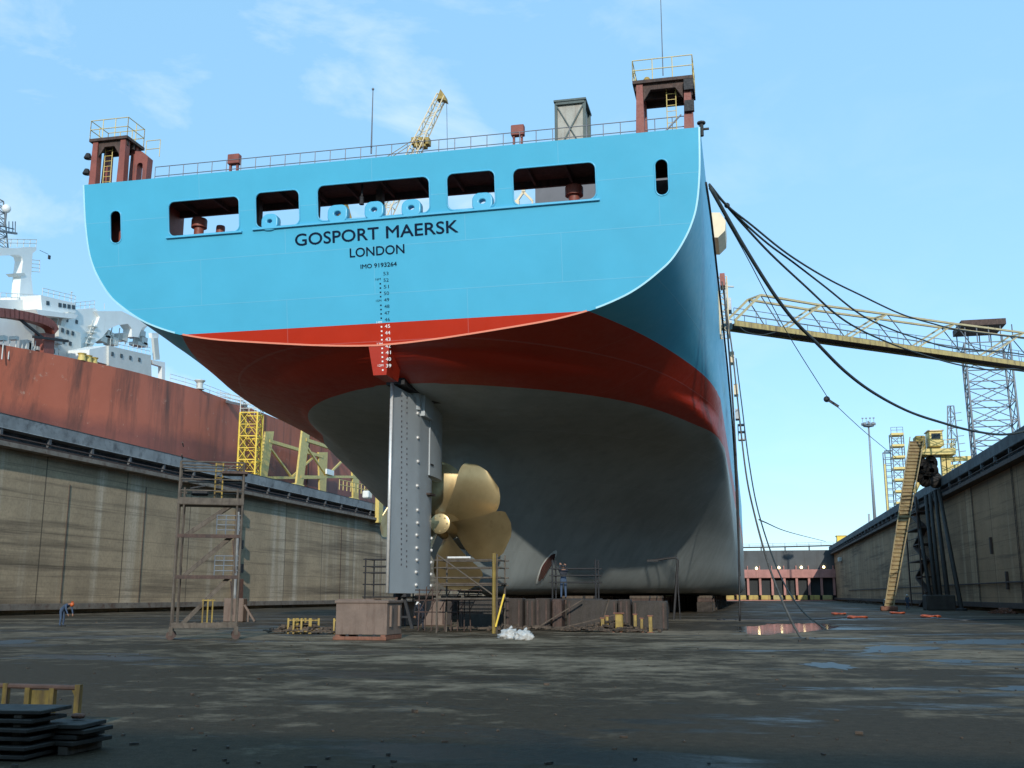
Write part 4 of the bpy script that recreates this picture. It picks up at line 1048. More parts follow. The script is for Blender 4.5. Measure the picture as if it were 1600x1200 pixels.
# beside and behind the rudder
sA = frame_scaffold('dark tube scaffold half hidden behind the left edge of the grey rudder', -21.3, -18.9, 57.2, 58.6, 3.75, (1.6, 2.3, 2.95, 3.3, 3.7), 'dark', False, (1.5,))
MB().beam((-19.4, 57.2, 1.3), (-19.0, 57.2, 7.6), .16).beam((-19.3, 57.15, 1.6), (-18.6, 57.15, 5.6), .1).build('timber_pole', M['dark_rust'], sA)
sB = frame_scaffold('tube scaffold with a stout yellow corner pole and slanting brace in front of the propeller', -14.2, -11.35, 47.6, 49.2, 3.55, (1.55, 2.15, 2.5, 2.95, 3.3), 'scaf', True, (1.5, 2.2))
MB().tube((-11.45, 47.45, 0), (-11.45, 47.45, 3.6), .085, 8).build('corner_pole', M['pole_yellow'], sB)
MB().beam((-11.35, 47.4, .3), (-10.95, 47.4, 1.75), .07).build('striped_pole', M['bright_yellow'], sB)
MB().box((-13.7, 47.55, 3.38), (-12.6, 47.6, 3.46)).build('board', M['zinc'], sB)
mb = MB(); random.seed(5)
for i in range(9):
    x = -15.9 + i * .33; mb.tube((x, 50.2, 0), (x + random.uniform(-.1, .1), 50.2, random.uniform(1.6, 2.15)), .03, 5)
for z in (.9, 1.45, 1.7, 1.95): mb.tube((-16.1, 50.2, z), (-12.7, 50.2, z + random.uniform(-.05, .05)), .03, 5)
for i in range(6): x = -15.8 + i * .5; mb.tube((x, 50.15, 1.0), (x + .55, 50.15, 2.0), .025, 5)
t = thing('staging_frame', (-14.5, 50.2, 0), 'low tangled dark staging frame at the foot of the grey rudder', 'scaffold'); mb.build('tubes', M['dark_rust'], t)
sC = frame_scaffold('small tube staging under the ship side with a workman standing on it', -10.0, -7.75, 54.3, 55.3, 3.5, (1.5, 2.35, 2.7, 3.05), 'dark', False, (1.46,))
# shoring post with arm under the bilge
t = thing('standpipe', (-5.4, 77, 0), 'thin dark standpipe with a bent top arm below the ship side', 'standpipe')
q = onY(1059, 871, 77); q2 = onY(1020, 876, 77)
MB().path([(-5.45, 77, 0), (q.x, 77, q.z - .2), (q.x - .15, 77, q.z), (q2.x + 1, 77, q2.z + .15), (q2.x, 77, q2.z)], .09, 6).build('pipe', M['dark'], t)
MB().tube((-5.0, 77, 0), (-5.1, 77, 3.2), .05, 6).build('stay', M['dark'], t); MB().cbox((q2.x, 77, q2.z), (.8, .3, .15)).build('arm_head', M['dark'], t)

# ------------------------------------------------------------------ skip
X0, X1, Yk = -15.85, -13.75, 39.4
t = thing('rusty_skip', ((X0 + X1) / 2, Yk + .8, 0), 'big pinkish rusty steel skip standing on the dock floor below the rudder', 'skip')
MB().rbox((X0, Yk, .2), (X1, Yk + .05, 1.45), .015).build('front_side', M['skip'], t)
for x in (X0, X1 - .05): MB().box((x + .001, Yk + .06, .2), (x + .049, Yk + 1.7, 1.45)).build('end_side', M['skip'], t)
MB().box((X0, Yk + 1.71, .2), (X1, Yk + 1.76, 1.45)).build('back_side', M['skip'], t)
MB().box((X0 + .06, Yk + .06, .22), (X1 - .06, Yk + 1.7, .3)).build('bottom', M['dark_rust'], t)
mb = MB().rbox((X0 - .05, Yk - .05, 1.4), (X1 + .05, Yk + .0, 1.5), .015).rbox((X0 - .05, Yk + 1.77, 1.4), (X1 + .05, Yk + 1.82, 1.5), .015).rbox((X0 - .06, Yk + .0, 1.4), (X0 - .005, Yk + 1.77, 1.5), .015).rbox((X1 + .005, Yk + .0, 1.4), (X1 + .06, Yk + 1.77, 1.5), .015)
mb.build('rim', M['skip'], t)
for x in (X0 + .02, X1 - .22): MB().rbox((x, Yk - .1, .0), (x + .2, Yk + 1.9, .2), .02).build('skid', M['rust'], t)
MB().rbox((X0 - .03, Yk - .2, .0), (X1 + .05, Yk - .11, .14), .02).build('kick_bar', M['rust'], t)
for x in (X0 - .09, X1 + .005):
    for y in (.3, 1.3): MB().box((x, Yk + y, .5), (x + .08, Yk + y + .12, 1.3)).build('end_rib', M['skip'], t)
for x in (X0 + .5, (X0 + X1) / 2, X1 - .5): MB().box((x - .06, Yk - .02, .12), (x + .06, Yk - .001, .22)).build('drain_lug', M['dark'], t)

# ------------------------------------------------------------------ shoring frames and debris
def shoring_frame(loc, rz, label, mat='old_yellow'):
    t = thing('shoring_trestle', loc, label, 'shoring trestle', 'yellow shoring frames stacked left of the skip'); x, y, z = loc
    for k in (-.18, .18): MB().box((x + k - .04, y - .04, z), (x + k + .04, y + .04, z + .68)).build('post', M[mat], t)
    MB().box((x - .2, y - .03, z + .56), (x + .2, y + .03, z + .62)).box((x - .2, y - .03, z + .08), (x + .2, y + .03, z + .14)).build('rail', M[mat], t)
    t.rotation_euler.z = rz; return t
f0 = shoring_frame((-20.0, 45.2, 0), .5, 'short yellow shoring frame in the dark row left of the rusty skip')
for i in range(1, 12): copy_tree(f0, loc=(-20.0 + i * .36 - (.7 if i < 5 else 0), 45.2 + (i % 3) * .18, 0), rotz=.5 + .12 * ((i * 7) % 5 - 2))
def heap(name, label, cx, cy, rx, ry, h, n, mat, seed, cat):
    random.seed(seed); mb = MB()
    for i in range(n):
        a = random.uniform(0, 6.28); r = math.sqrt(random.random()); x, y = cx + rx * r * math.cos(a), cy + ry * r * math.sin(a)
        z = .04 + h * (1 - r) * random.random(); l = random.uniform(.2, .9); th = random.uniform(0, 3.14); w_ = random.uniform(.05, .16)
        d = Vector((math.cos(th), math.sin(th), random.uniform(-.12, .12))) * l / 2; c = Vector((x, y, z + .06)); mb.beam(c - d, c + d, w_, random.uniform(.04, .12))
    o = mb.build(name, M[mat], smooth=False); return tag(o, label, cat, kind='stuff')
heap('timber_debris', 'dark heap of timbers under the yellow shoring frames', -20.0, 45.6, 1.7, .5, .6, 90, 'timber', 3, 'debris')
heap('scrap_debris', 'low brown scrap heap among the yellow posts right of centre', -6.6, 50.6, 2.4, .9, .45, 120, 'debris', 8, 'debris')
heap('scrap_debris', 'scattered dark scrap at the foot of the spare blocks', -11.0, 51.3, 3.6, .7, .22, 90, 'timber', 9, 'debris')
def yellow_post(x, y, h, w_, label):
    t = thing('shoring_post', (x, y, 0), label, 'shoring post', 'yellow posts in the scrap heap')
    MB().rbox((x - w_ / 2, y - w_ / 2, 0), (x + w_ / 2, y + w_ / 2, h), .015).build('post', M['old_yellow'], t); MB().box((x - w_ * .75, y - w_ * .75, h), (x + w_ * .75, y + w_ * .75, h + .05)).build('head_plate', M['rust'], t)
    MB().box((x - w_, y - w_, 0), (x + w_, y + w_, .04)).build('foot_plate', M['rust'], t)
for px, h, w_, lab in ((942, .62, .16, 'leftmost short yellow post in the brown scrap heap'), (949, .72, .14, 'second yellow post from the left in the scrap heap'), (968, .85, .34, 'thickest yellow post, in the middle of the scrap heap'),
                       (993, .80, .14, 'slim yellow post right of the thick one'), (1003, .62, .12, 'slim low yellow post near the right end of the heap'), (1018, .74, .16, 'yellow post at the far right end of the scrap heap')):
    q = onZ(px, 987); yellow_post(onY(px, 987, 50.4).x, 50.4 if px != 1018 else 50.0, h, w_, lab)

def bag(px, py, s_, label, seed):
    q = onZ(px, py); bm = bmesh.new(); bmesh.ops.create_icosphere(bm, subdivisions=4, radius=1)
    for v in bm.verts:
        n_ = v.co.copy(); k = 1 + .32 * noise.noise(n_ * 1.7 + Vector((seed, 0, 0))) + .22 * noise.noise(n_ * 4.3 + Vector((seed, 5, 0))) + .1 * noise.noise(n_ * 9)
        v.co = Vector((n_.x * 1.1, n_.y * .9, n_.z * .75)) * k * s_
        if v.co.z < -.35 * s_: v.co.z = -.35 * s_
    mb = MB(); mb.add([v.co + Vector((q.x, q.y, .35 * s_ + .003)) for v in bm.verts], [[v.index for v in f.verts] for f in bm.faces]); bm.free()
    mb.path([Vector((q.x, q.y, .85 * s_)), Vector((q.x + .05, q.y, 1.15 * s_)), Vector((q.x + .14, q.y, 1.3 * s_))], .10 * s_, 6, r2=.16 * s_)
    return tag(mb.build('plastic_bag', M['bag'], smooth=True), label, 'bag')
bag(795, 998, .36, 'crumpled greyish plastic bag on the floor, left of the whiter one', 2.3)
bag(818, 1000, .34, 'crumpled bright white plastic bag on the floor beside the greyish one', 7.9)
bag(864, 979, .16, 'small pale crumpled bag among the scrap under the stern', 4.4)
bag(932, 966, .22, 'small white crumpled bag just left of the yellow posts', 9.4)

random.seed(21); mb = MB()
for i in range(420):
    y = 9 + 60 * random.random() ** 1.6; x = random.uniform(-.75, .42) * y; r = random.uniform(.006, .03) * (1 if random.random() < .9 else 2)
    mb.beam((x, y, .004 + r * .4), (x + random.uniform(-3, 3) * r, y + random.uniform(-3, 3) * r + r, .004 + r * .4), r, r * .8)
tag(mb.build('floor_litter', M['debris']), 'small grit and wood chips strewn over the dock floor', 'litter', kind='stuff')

# ------------------------------------------------------------------ people
def person(loc, rz, J, cloth, legs, label, helmet=None):
    """J: joints in metres, person facing +Y. Grown as one skin, then head, hands and clothes by material."""
    t = thing('person', loc, label, 'person')
    names = list(J); me = bpy.data.meshes.new('body'); ob = bpy.data.objects.new('body', me); COL.objects.link(ob)
    par = {'chest': 'pelvis', 'neck': 'chest', 'chin': 'neck', 'head': 'chin', 'crown': 'head'}
    for s_ in 'lr':
        par.update({'sh' + s_: 'chest', 'el' + s_: 'sh' + s_, 'wr' + s_: 'el' + s_, 'pa' + s_: 'wr' + s_, 'hip' + s_: 'pelvis', 'kn' + s_: 'hip' + s_, 'an' + s_: 'kn' + s_, 'toe' + s_: 'an' + s_})
        for f in range(5): par['f%d' % f + s_] = 'pa' + s_
    rad = {'pelvis': .155, 'chest': .16, 'neck': .058, 'chin': .072, 'head': .098, 'crown': .07}
    rr = {'sh': .075, 'el': .052, 'wr': .036, 'pa': .040, 'hip': .098, 'kn': .066, 'an': .048, 'toe': .042}
    J = dict(J)
    for s_ in 'lr':
        pa, wr = Vector(J['pa' + s_]), Vector(J['wr' + s_]); d = (pa - wr).normalized(); side = d.cross(Vector((0, 1, .3))).normalized()
        for f in range(5):
            ln = (.05, .085, .095, .088, .07)[f]; J['f%d' % f + s_] = pa + d * (ln if f else .02) + side * ((f - 2.4) * .021 * (1 if f else 1.9))
    ks = list(J); idx = {k: i for i, k in enumerate(ks)}
    me.from_pydata([Vector(J[k]) for k in ks], [(idx[k], idx[par[k]]) for k in ks if k in par], []); me.update()
    ob.modifiers.new('skin', 'SKIN'); sv = me.skin_vertices[0].data
    for k in ks:
        r_ = rad.get(k) or rr.get(k[:-1]) or (.010 if k[0] == 'f' else .05); sv[idx[k]].radius = (r_, r_ * (.8 if k in ('pelvis', 'chest') else 1))
    sv[idx['pelvis']].use_root = True
    sub = ob.modifiers.new('sub', 'SUBSURF'); sub.levels = 1; sub.render_levels = 1
    dg = bpy.context.evaluated_depsgraph_get(); dg.update()
    m2 = bpy.data.meshes.new_from_object(ob.evaluated_get(dg), depsgraph=dg); bpy.data.objects.remove(ob); bpy.data.meshes.remove(me)
    m2.name = 'body'; b_ = bpy.data.objects.new('body', m2); COL.objects.link(b_); b_.parent = t; ORG[b_.name] = Vector(loc)
    m2.materials.clear()
    for m_ in (cloth, legs, 'skin', 'dark'): m2.materials.append(M[m_])
    pts = {k: Vector(J[k]) for k in ks}
    for p in m2.polygons:
        p.use_smooth = True; c = p.center
        near = min(pts, key=lambda k: (pts[k] - c).length - (rad.get(k) or rr.get(k[:-1]) or .01))
        p.material_index = 2 if near in ('neck', 'chin', 'head', 'crown') or near[:2] == 'pa' or near[0] == 'f' and near[1].isdigit() else 3 if near[:3] == 'toe' or near[:2] == 'an' and c.z < pts[near].z - .01 else 1 if near[:2] in ('hi', 'kn', 'an') or near == 'pelvis' else 0
    hd, cr = pts['head'], pts['crown']; upv = (cr - pts['chin']).normalized(); fwd = (Vector((0, 1, 0)) - upv * upv.y).normalized(); sdv = fwd.cross(upv)
    L = Vector(loc); ORG[t.name] = L
    fm = MB().sphere(L + hd + fwd * .10 - upv * .005, .017, 8, 6)
    for e in (-1, 1): fm.sphere(L + hd + sdv * e * .093, .026, 8, 5, (.5, 1, 1.3))
    f_ = fm.build('nose_and_ears', M['skin'], t, True)
    em = MB()
    for e in (-1, 1): em.sphere(L + hd + fwd * .088 + sdv * e * .034 + upv * .025, .011, 6, 5)
    em.tube(L + hd + fwd * .088 - sdv * .025 - upv * .05, L + hd + fwd * .088 + sdv * .025 - upv * .05, .006, 5); em.build('eyes_and_mouth', M['dark'], t)
    if helmet:
        hm = MB().lathe(L + hd + upv * .035, upv, [(0, .135), (.012, .138), (.02, .118), (.06, .112), (.10, .085), (.125, .045), (.132, .001)], 16); hm.beam(L + hd + upv * .045 + fwd * .10, L + hd + upv * .035 + fwd * .17, .16, .012); hm.build('helmet', M[helmet], t, 'auto')
    else: MB().sphere(L + hd + upv * .03 - fwd * .012, .106, 12, 8, (1, 1.02, .95)).build('hair', M['dark'], t, True)
    t.rotation_euler.z = rz
    return t
stand = dict(pelvis=(0, 0, .95), chest=(0, .0, 1.30), neck=(0, .01, 1.49), chin=(0, .03, 1.55), head=(0, .03, 1.64), crown=(0, .02, 1.72),
             shl=(-.18, 0, 1.42), ell=(-.24, -.02, 1.14), wrl=(-.25, .06, .90), pal=(-.25, .08, .83), shr=(.18, 0, 1.42), elr=(.24, -.02, 1.14), wrr=(.25, .06, .90), par=(.25, .08, .83),
             hipl=(-.10, 0, .88), knl=(-.11, .02, .48), anl=(-.12, -.02, .09), toel=(-.13, .16, .045), hipr=(.10, 0, .88), knr=(.11, .02, .48), anr=(.12, -.02, .09), toer=(.13, .16, .045))
bend = dict(stand, chest=(0, .30, 1.14), neck=(0, .46, 1.22), chin=(0, .53, 1.22), head=(0, .60, 1.21), crown=(0, .67, 1.20), shl=(-.18, .38, 1.18), ell=(-.22, .46, .92), wrl=(-.18, .56, .70), pal=(-.16, .58, .64), shr=(.18, .38, 1.18), elr=(.22, .46, .92), wrr=(.18, .56, .70), par=(.16, .58, .64), pelvis=(0, -.06, .93), hipl=(-.1, -.06, .86), hipr=(.1, -.04, .86))
reach = dict(stand, ell=(-.20, .22, 1.50), wrl=(-.10, .36, 1.70), pal=(-.09, .40, 1.77), elr=(.24, .20, 1.48), wrr=(.16, .38, 1.66), par=(.15, .42, 1.73), chest=(0, -.03, 1.30))
crouch = dict(stand, pelvis=(0, -.15, .48), chest=(0, .08, .78), neck=(0, .18, .94), chin=(0, .22, .99), head=(0, .25, 1.07), crown=(0, .25, 1.15), shl=(-.18, .12, .88), ell=(-.26, .3, .66), wrl=(-.16, .46, .52), pal=(-.14, .52, .48), shr=(.18, .12, .88), elr=(.26, .3, .66), wrr=(.16, .46, .52), par=(.14, .52, .48),
              hipl=(-.11, -.14, .44), knl=(-.2, .3, .50), anl=(-.17, .08, .09), toel=(-.19, .25, .045), hipr=(.11, -.14, .44), knr=(.2, .3, .50), anr=(.17, .08, .09), toer=(.19, .25, .045))
q = onZ(96, 979); person((q.x, q.y, 0), R(-100), bend, 'cloth_blue', 'cloth_blue', 'person in blue overalls and orange helmet bending over by the left dock wall', 'helmet_orange')
q = onY(880, 930, 54.6); person((q.x, 54.7, 1.52), R(20), reach, 'cloth_dark', 'cloth_blue', 'person in dark jacket and blue trousers working with raised arms on the small staging', None)
q = onY(657, 985, 51.5); person((q.x, 51.5, 0), R(30), bend, 'cloth_dark', 'cloth_dark', 'person in dark overalls bending over beside the rudder heel', 'helmet_white')
q = onZ(1413, 952); person((18.4, 137, 0), R(160), stand, 'cloth_blue', 'cloth_blue', 'person in blue overalls and white helmet standing by the foot of the right dock wall', 'helmet_white')
q = onZ(1378, 951); person((16.3, 142, 0), R(200), crouch, 'cloth_grey', 'cloth_dark', 'person with white helmet crouching behind the foot of the yellow access arm', 'helmet_white')
q = onY(946, 975, 57); person((q.x, 57, 0), R(200), crouch, 'cloth_grey', 'cloth_grey', 'person in grey overalls and orange helmet crouching in front of the keel blocks', 'helmet_orange')

# ------------------------------------------------------------------ near left: rusty frame and steel plates
t = thing('rusty_barrier', (-9.0, 12.3, 0), 'rusty yellow steel barrier frame with a panel behind the stack of plates', 'barrier')
Yb = 12.4; zt = onY(60, 1072, Yb).z
xa, xb = onY(-70, 1075, Yb).x, onY(122, 1075, Yb).x
MB().tube((xa, Yb, zt), (xb + .03, Yb, zt - .01), .034, 8).build('top_rail', M['dark_rust'], t)
for px in (-60, 9, 44, 82, 122): x = onY(px, 1090, Yb).x; MB().box((x - .035, Yb - .035, 0), (x + .035, Yb + .035, zt + (.03 if px in (122, 9) else -.02))).build('post', M['shaded_yellow'], t)
x0, x1 = onY(48, 1090, Yb).x, onY(80, 1090, Yb).x; MB().box((x0 + .02, Yb - .012, .25), (x1 - .02, Yb + .012, zt - .05)).build('panel', M['shaded_yellow'], t)
x0, x1 = onY(112, 1090, Yb).x, onY(122, 1090, Yb).x; MB().prism([(x0, Yb - .01, zt - .04), (x1, Yb - .01, zt - .04), (x1, Yb - .01, zt - .2)], (0, .02, 0)).build('gusset', M['shaded_yellow'], t)
MB().box((xa, Yb - .3, 0), (xb + .25, Yb - .22, .06)).box((xa, Yb + .25, 0), (xb + .2, Yb + .33, .06)).box((xb - .05, Yb - .3, .06), (xb + .03, Yb + .3, .1)).build('foot', M['dark_rust'], t)
GR = 'dark steel plates stacked at the near left'
def plate(x0, x1, y0, y1, z, th_, rz, label):
    o = MB().rbox((x0, y0, z), (x1, y1, z + th_), .006).build('steel_plate', M['plate_steel']); o.rotation_euler.z = rz; return tag(o, label, 'steel plate', GR)
PX = lambda px, Y: onY(px, 1150, Y).x
xa, xb = PX(62, 10.75), PX(134, 10.75)
for x, lab in ((xa + .05, 'dark timber bearer under the left end of the low plate pile'), (xb - .2, 'dark timber bearer under the right end of the low plate pile')):
    tag(MB().rbox((x, 10.55, 0), (x + .12, 11.2, .10), .01).build('timber_bearer', M['timber']), lab, 'timber')
for k, lab in enumerate(('lowest plate of the low right-hand pile', 'second lowest plate of the low right-hand pile', 'second highest plate of the low right-hand pile', 'topmost plate of the low right-hand pile, catching the light')):
    plate(xa + .03 * (k % 2), xb + (.03, -.03, .08, .02)[k], 10.55 + .03 * (k % 3), 11.2 - .03 * k, .101 + k * .058, .045, R((-5, 4, -2, 5)[k]), lab)
xa2, xb2 = PX(-70, 10.3), PX(60, 10.3)
for k in range(6):
    plate(xa2 + .03 * (k % 3), xb2 + .04 * (k % 2), 10.05 + .02 * k, 10.75 + .02 * (k % 3), .02 + k * .088, .04, R((3, -2, 5, -4, 2, 6)[k]), ('plate at the bottom of the tall left-hand stack', 'second plate from the bottom of the tall left-hand stack', 'third plate from the bottom of the tall left-hand stack', 'third plate from the top of the tall left-hand stack', 'second plate from the top of the tall left-hand stack', 'topmost plate of the tall left-hand stack')[k])
    if k:
        for x, lab in ((xa2 + .15, 'left'), (xb2 - .25, 'right')):
            tag(MB().rbox((x, 10.2, .02 + k * .088 - .046), (x + .1, 10.7, .02 + k * .088 - .002), .008).build('timber_spacer', M['timber']), 'thin timber spacer between plates in the tall left-hand stack, %s side' % lab, 'spacer', 'spacers between stacked plates, %s side' % lab)
o = MB().rbox((xa + .22, 10.95, .335), (xa + .36, 11.05, .39), .02).build('rust_lump', M['rust']); tag(o, 'rusty lump lying on the topmost plate of the low pile', 'scrap')

# ------------------------------------------------------------------ red tanker beyond the left quay
tk = thing('red_tanker', (-95, 140, 0), 'faded red tanker with white superstructure moored beyond the left quay', 'ship')
ZT = 29.6
TE = [onZ(x, y, ZT) for x, y in ((0, 538), (60, 549), (100, 557), (200, 578), (310, 608), (400, 641), (470, 669))]
TE = [TE[0] * 2 - TE[1], *TE]
ys = [p.y for p in TE] + [300, 325, 340]; xs_ = [p.x for p in TE] + [TE[-1].x, TE[-1].x - 9, TE[-1].x - 25]
def tankx(y): return lerp(y, ys, xs_)
vs, fs = [], []
yy = [100 + i * 3 for i in range(81)]
for y in yy:
    x = tankx(y); s_ = max(0, (119 - y) / 19)
    for z, dx in ((-1.4, -2.5), (2, -.4), (8, 0), (14, 0), (19, 0), (24, 0), (29.0, 0), (ZT, .0), (ZT, -1.2)):
        vs.append((x + dx - s_ * (ZT - z) * .25, y, z + (0 if z < ZT else 0)))
n = 9
for i in range(len(yy) - 1):
    for j in range(n - 1): fs.append((i * n + j, i * n + j + 1, (i + 1) * n + j + 1, (i + 1) * n + j))
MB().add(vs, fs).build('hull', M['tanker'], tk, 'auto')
MB().add([(tankx(y) - 1.2, y, ZT) for y in yy] + [(-125, 340, ZT), (-125, 100, ZT)], [tuple(range(len(yy) + 2))]).build('deck', M['red_steel'], tk)
MB().add([(tankx(100) - 1.2, 100, ZT), (tankx(100) - 8, 100, 0), (-125, 100, 0), (-125, 100, ZT)], [(0, 1, 2, 3)]).build('stern_plate', M['tanker'], tk)
mb = MB()
for y in range(124, 330, 3): mb.tube((tankx(y) - .3, y, ZT), (tankx(y) - .3, y, ZT + 1.1), .04, 5)
for z in (.55, 1.1):
    mb.path([(tankx(y) - .3, y, ZT + z) for y in range(124, 330, 3)], .035, 5)
mb.build('deck_railing', M['offwhite'], tk)
for y, wd in ((168, .35), (150, .2), (190, .25), (210, .2)):
    MB().box((tankx(y) - .1, y, 20), (tankx(y) + .12, y + wd, ZT - .1)).build('fender_strip', M['dark_rust'], tk)
def tpoly(pts, X, dep, name, mat, par=None):
    p = [onX(x, y, X) for x, y in pts]; return MB().prism(p, (-dep, 0, 0)).build(name, M[mat], par or tk)
XT = -84
tpoly([(-60, 525), (-60, 470), (36, 468), (62, 474), (70, 500), (92, 505), (92, 560), (60, 572), (0, 560)], XT - 2, 16, 'accommodation_block', 'white')
tpoly([(92, 508), (126, 520), (128, 572), (92, 560)], XT + 1.2, 6, 'deck_house', 'offwhite')
tpoly([(94, 486), (148, 481), (158, 490), (146, 520), (138, 541), (127, 556), (92, 540), (86, 515)], XT, 9, 'funnel_casing', 'white')
h = tpoly([(64, 461), (118, 474), (119, 489), (66, 488)], XT + .6, 6, 'wheelhouse', 'white')
for x in (73, 92, 99, 106, 113):
    y = 470 + (x - 73) * .16; tpoly([(x, y), (x + 4.5, y + .8), (x + 4.5, y + 7), (x, y + 6.5)], XT + .66, .08, 'window', 'glass', h)
tpoly([(56, 483), (122, 492), (118, 498), (60, 492)], XT + 1.5, 3, 'bridge_wing', 'white')
st_ = [(118, 490), (104, 500), (92, 540), (86, 540), (98, 497), (108, 487)]
tpoly(st_, XT + 1.0, .5, 'wing_support', 'offwhite')
# open funnel frames with curved brackets on the right
v2 = [(150, 486), (190, 486), (215, 498), (231, 500), (231, 508), (222, 512), (216, 527), (206, 526), (206, 514), (200, 506), (184, 508), (170, 514), (160, 527), (149, 535), (140, 548), (128, 557), (140, 540), (147, 518), (156, 495)]
tpoly(v2, XT + .4, 1.4, 'curved_frame', 'white')
tpoly([(222, 512), (231, 503), (234, 506), (226, 514), (222, 528), (217, 528)], XT - 3, .8, 'curved_bracket', 'offwhite')
tpoly([(158, 497), (186, 496), (178, 503), (160, 510)], XT + .3, 3, 'frame_shade_plate', 'offwhite')
mb = MB(); random.seed(4)
for k in range(12):
    x = random.uniform(150, 226); y = random.uniform(520, 542); p = onX(x, y, XT - 1); MB().cbox(p, (1.5, random.uniform(.5, 1.6), random.uniform(.3, 1.2))).build('deck_machine', M['offwhite'], tk)
mb = MB()
for k in range(6): p = onX(160 + k * 12, 532 + k * 2, XT - .5); mb.tube(p, p + Vector((0, .2, 2.2)), .08, 5)
each(mb, 'deck_pipe', M['offwhite'], tk)
tpoly([(140, 546), (170, 540), (170, 570), (139, 562)], XT + 4.2, 5, 'stores_house', 'white')
tpoly([(170, 540), (236, 555), (237, 592), (170, 571)], XT + 4.5, 5, 'stores_house', 'offwhite')  # shaded side of the house put into a greyer white
tpoly([(237, 562), (258, 566), (258, 598), (253, 598), (253, 573), (240, 569)], XT + 4.6, .6, 'gallows_frame', 'white')
tpoly([(237, 520), (248, 520), (248, 528), (238, 528)], XT + 4, .5, 'vent_head', 'white'); tpoly([(240, 528), (247, 528), (250, 562), (243, 562)], XT + 4.2, .4, 'vent_post', 'offwhite')
# goal-post mast
tpoly([(57, 386), (57, 391), (51, 396), (49, 432), (53, 470), (30, 470), (33, 430), (36, 408), (34, 401), (28, 398), (-60, 401), (-60, 385), (-10, 386), (25, 388), (40, 386)], XT - 4, 1.2, 'goalpost_mast', 'white')
tpoly([(25, 427), (38, 426), (40, 430), (30, 432)], XT - 3.9, 1.5, 'mast_platform', 'offwhite')
mb = MB(); handrail(mb, [onX(-60, 385, XT - 4.2), onX(56, 386, XT - 4.2)], 1.0, 1.2, .05, 1); mb.build('mast_railing', M['offwhite'], tk)
mb = MB()
for y in (406, 412, 418, 424): a, b_ = onX(50, y, XT - 4.1), onX(62, y + 1, XT - 4.1); mb.tube(a, b_, .05, 5)
mb.tube(onX(62, 406, XT - 4.1), onX(62, 425, XT - 4.1), .05, 5); mb.build('mast_steps', M['offwhite'], tk)
mb = MB(); a, b_ = onX(5, 386, XT - 4.5), onX(1, 312, XT - 4.5); lattice(mb, [a + Vector((0, d, 0)) for d in (-.9, .9)] + [a + Vector((-1.5, 0, 0))], [b_ + Vector((0, d, 0)) for d in (-.5, .5)] + [b_ + Vector((-1, 0, 0))], 8, .09, .05)
mb.beam(onX(-8, 360, XT - 4.4), onX(26, 365, XT - 4.4), .25); mb.beam(onX(-4, 352, XT - 4.4), onX(22, 358, XT - 4.4), .12)
for x in (14, 20, 24): mb.tube(onX(x, 364, XT - 4.4), onX(x, 346, XT - 4.4), .06, 5)
mb.build('radar_mast', M['lattice_grey'], tk)
c = onX(10, 326, XT - 4); d_ = MB().tube(c - Vector((0, 0, 2.3)), c - Vector((0, 0, .3)), .14, 8).build('dome_post', M['lattice_grey'], tk); MB().sphere(c, .55, 16, 10).build('radar_dome', M['white'], d_, True)
mb = MB().tube(onX(62, 391, XT - 4), onX(75, 397, XT - 4), .03, 4); q = onX(77, 402, XT - 4); mb.cbox(q, (.2, .3, .5)).tube(onX(75, 397, XT - 4), q, .02, 4); mb.build('hanging_light', M['dark'], tk)
mb = MB().tube(onX(112, 476, XT), onX(112, 455, XT), .05, 5).tube(onX(163, 483, XT), onX(163, 474, XT), .05, 5).tube(onX(110, 457, XT), onX(114, 457, XT), .05, 4); each(mb, 'aerial', M['offwhite'], tk)
for x, y in ((10, 486), (24, 486), (38, 488), (52, 490), (98, 516), (106, 519), (114, 521), (100, 534), (110, 537), (105, 500), (120, 503), (176, 553), (190, 556), (204, 559), (218, 562)):
    X_ = XT + 4.56 if x > 170 else XT + .05 if x in (105, 120) else XT + 1.26 if x > 90 else XT - 1.94
    q = onX(x, y, X_); MB().cbox(q, (.1, .42, .5)).build('porthole', M['glass'], tk)
mb = MB()
handrail(mb, [onX(94, 487, XT - .3), onX(147, 481, XT - .3)], 1.0, 1.0, .04, 1); handrail(mb, [onX(66, 461, XT + .3), onX(117, 473, XT + .3)], .9, 1.0, .04, 1); handrail(mb, [onX(172, 541, XT + 4.2), onX(234, 554, XT + 4.2)], 1.0, 1.0, .04, 1); handrail(mb, [onX(0, 470, XT - 2.3), onX(60, 473, XT - 2.3)], 1.0, 1.0, .04, 1)
mb.build('house_railing', M['offwhite'], tk)
mb = MB()
for k in range(5): p = onX(132 + k * 2.2, 545 - k * 9, XT + .4); mb.beam(p, p + Vector((0, 1.4, .15)), .5, .12)
mb.beam(onX(131, 548, XT + .5), onX(146, 500, XT + .5), .12); mb.build('outside_stair', M['offwhite'], tk)
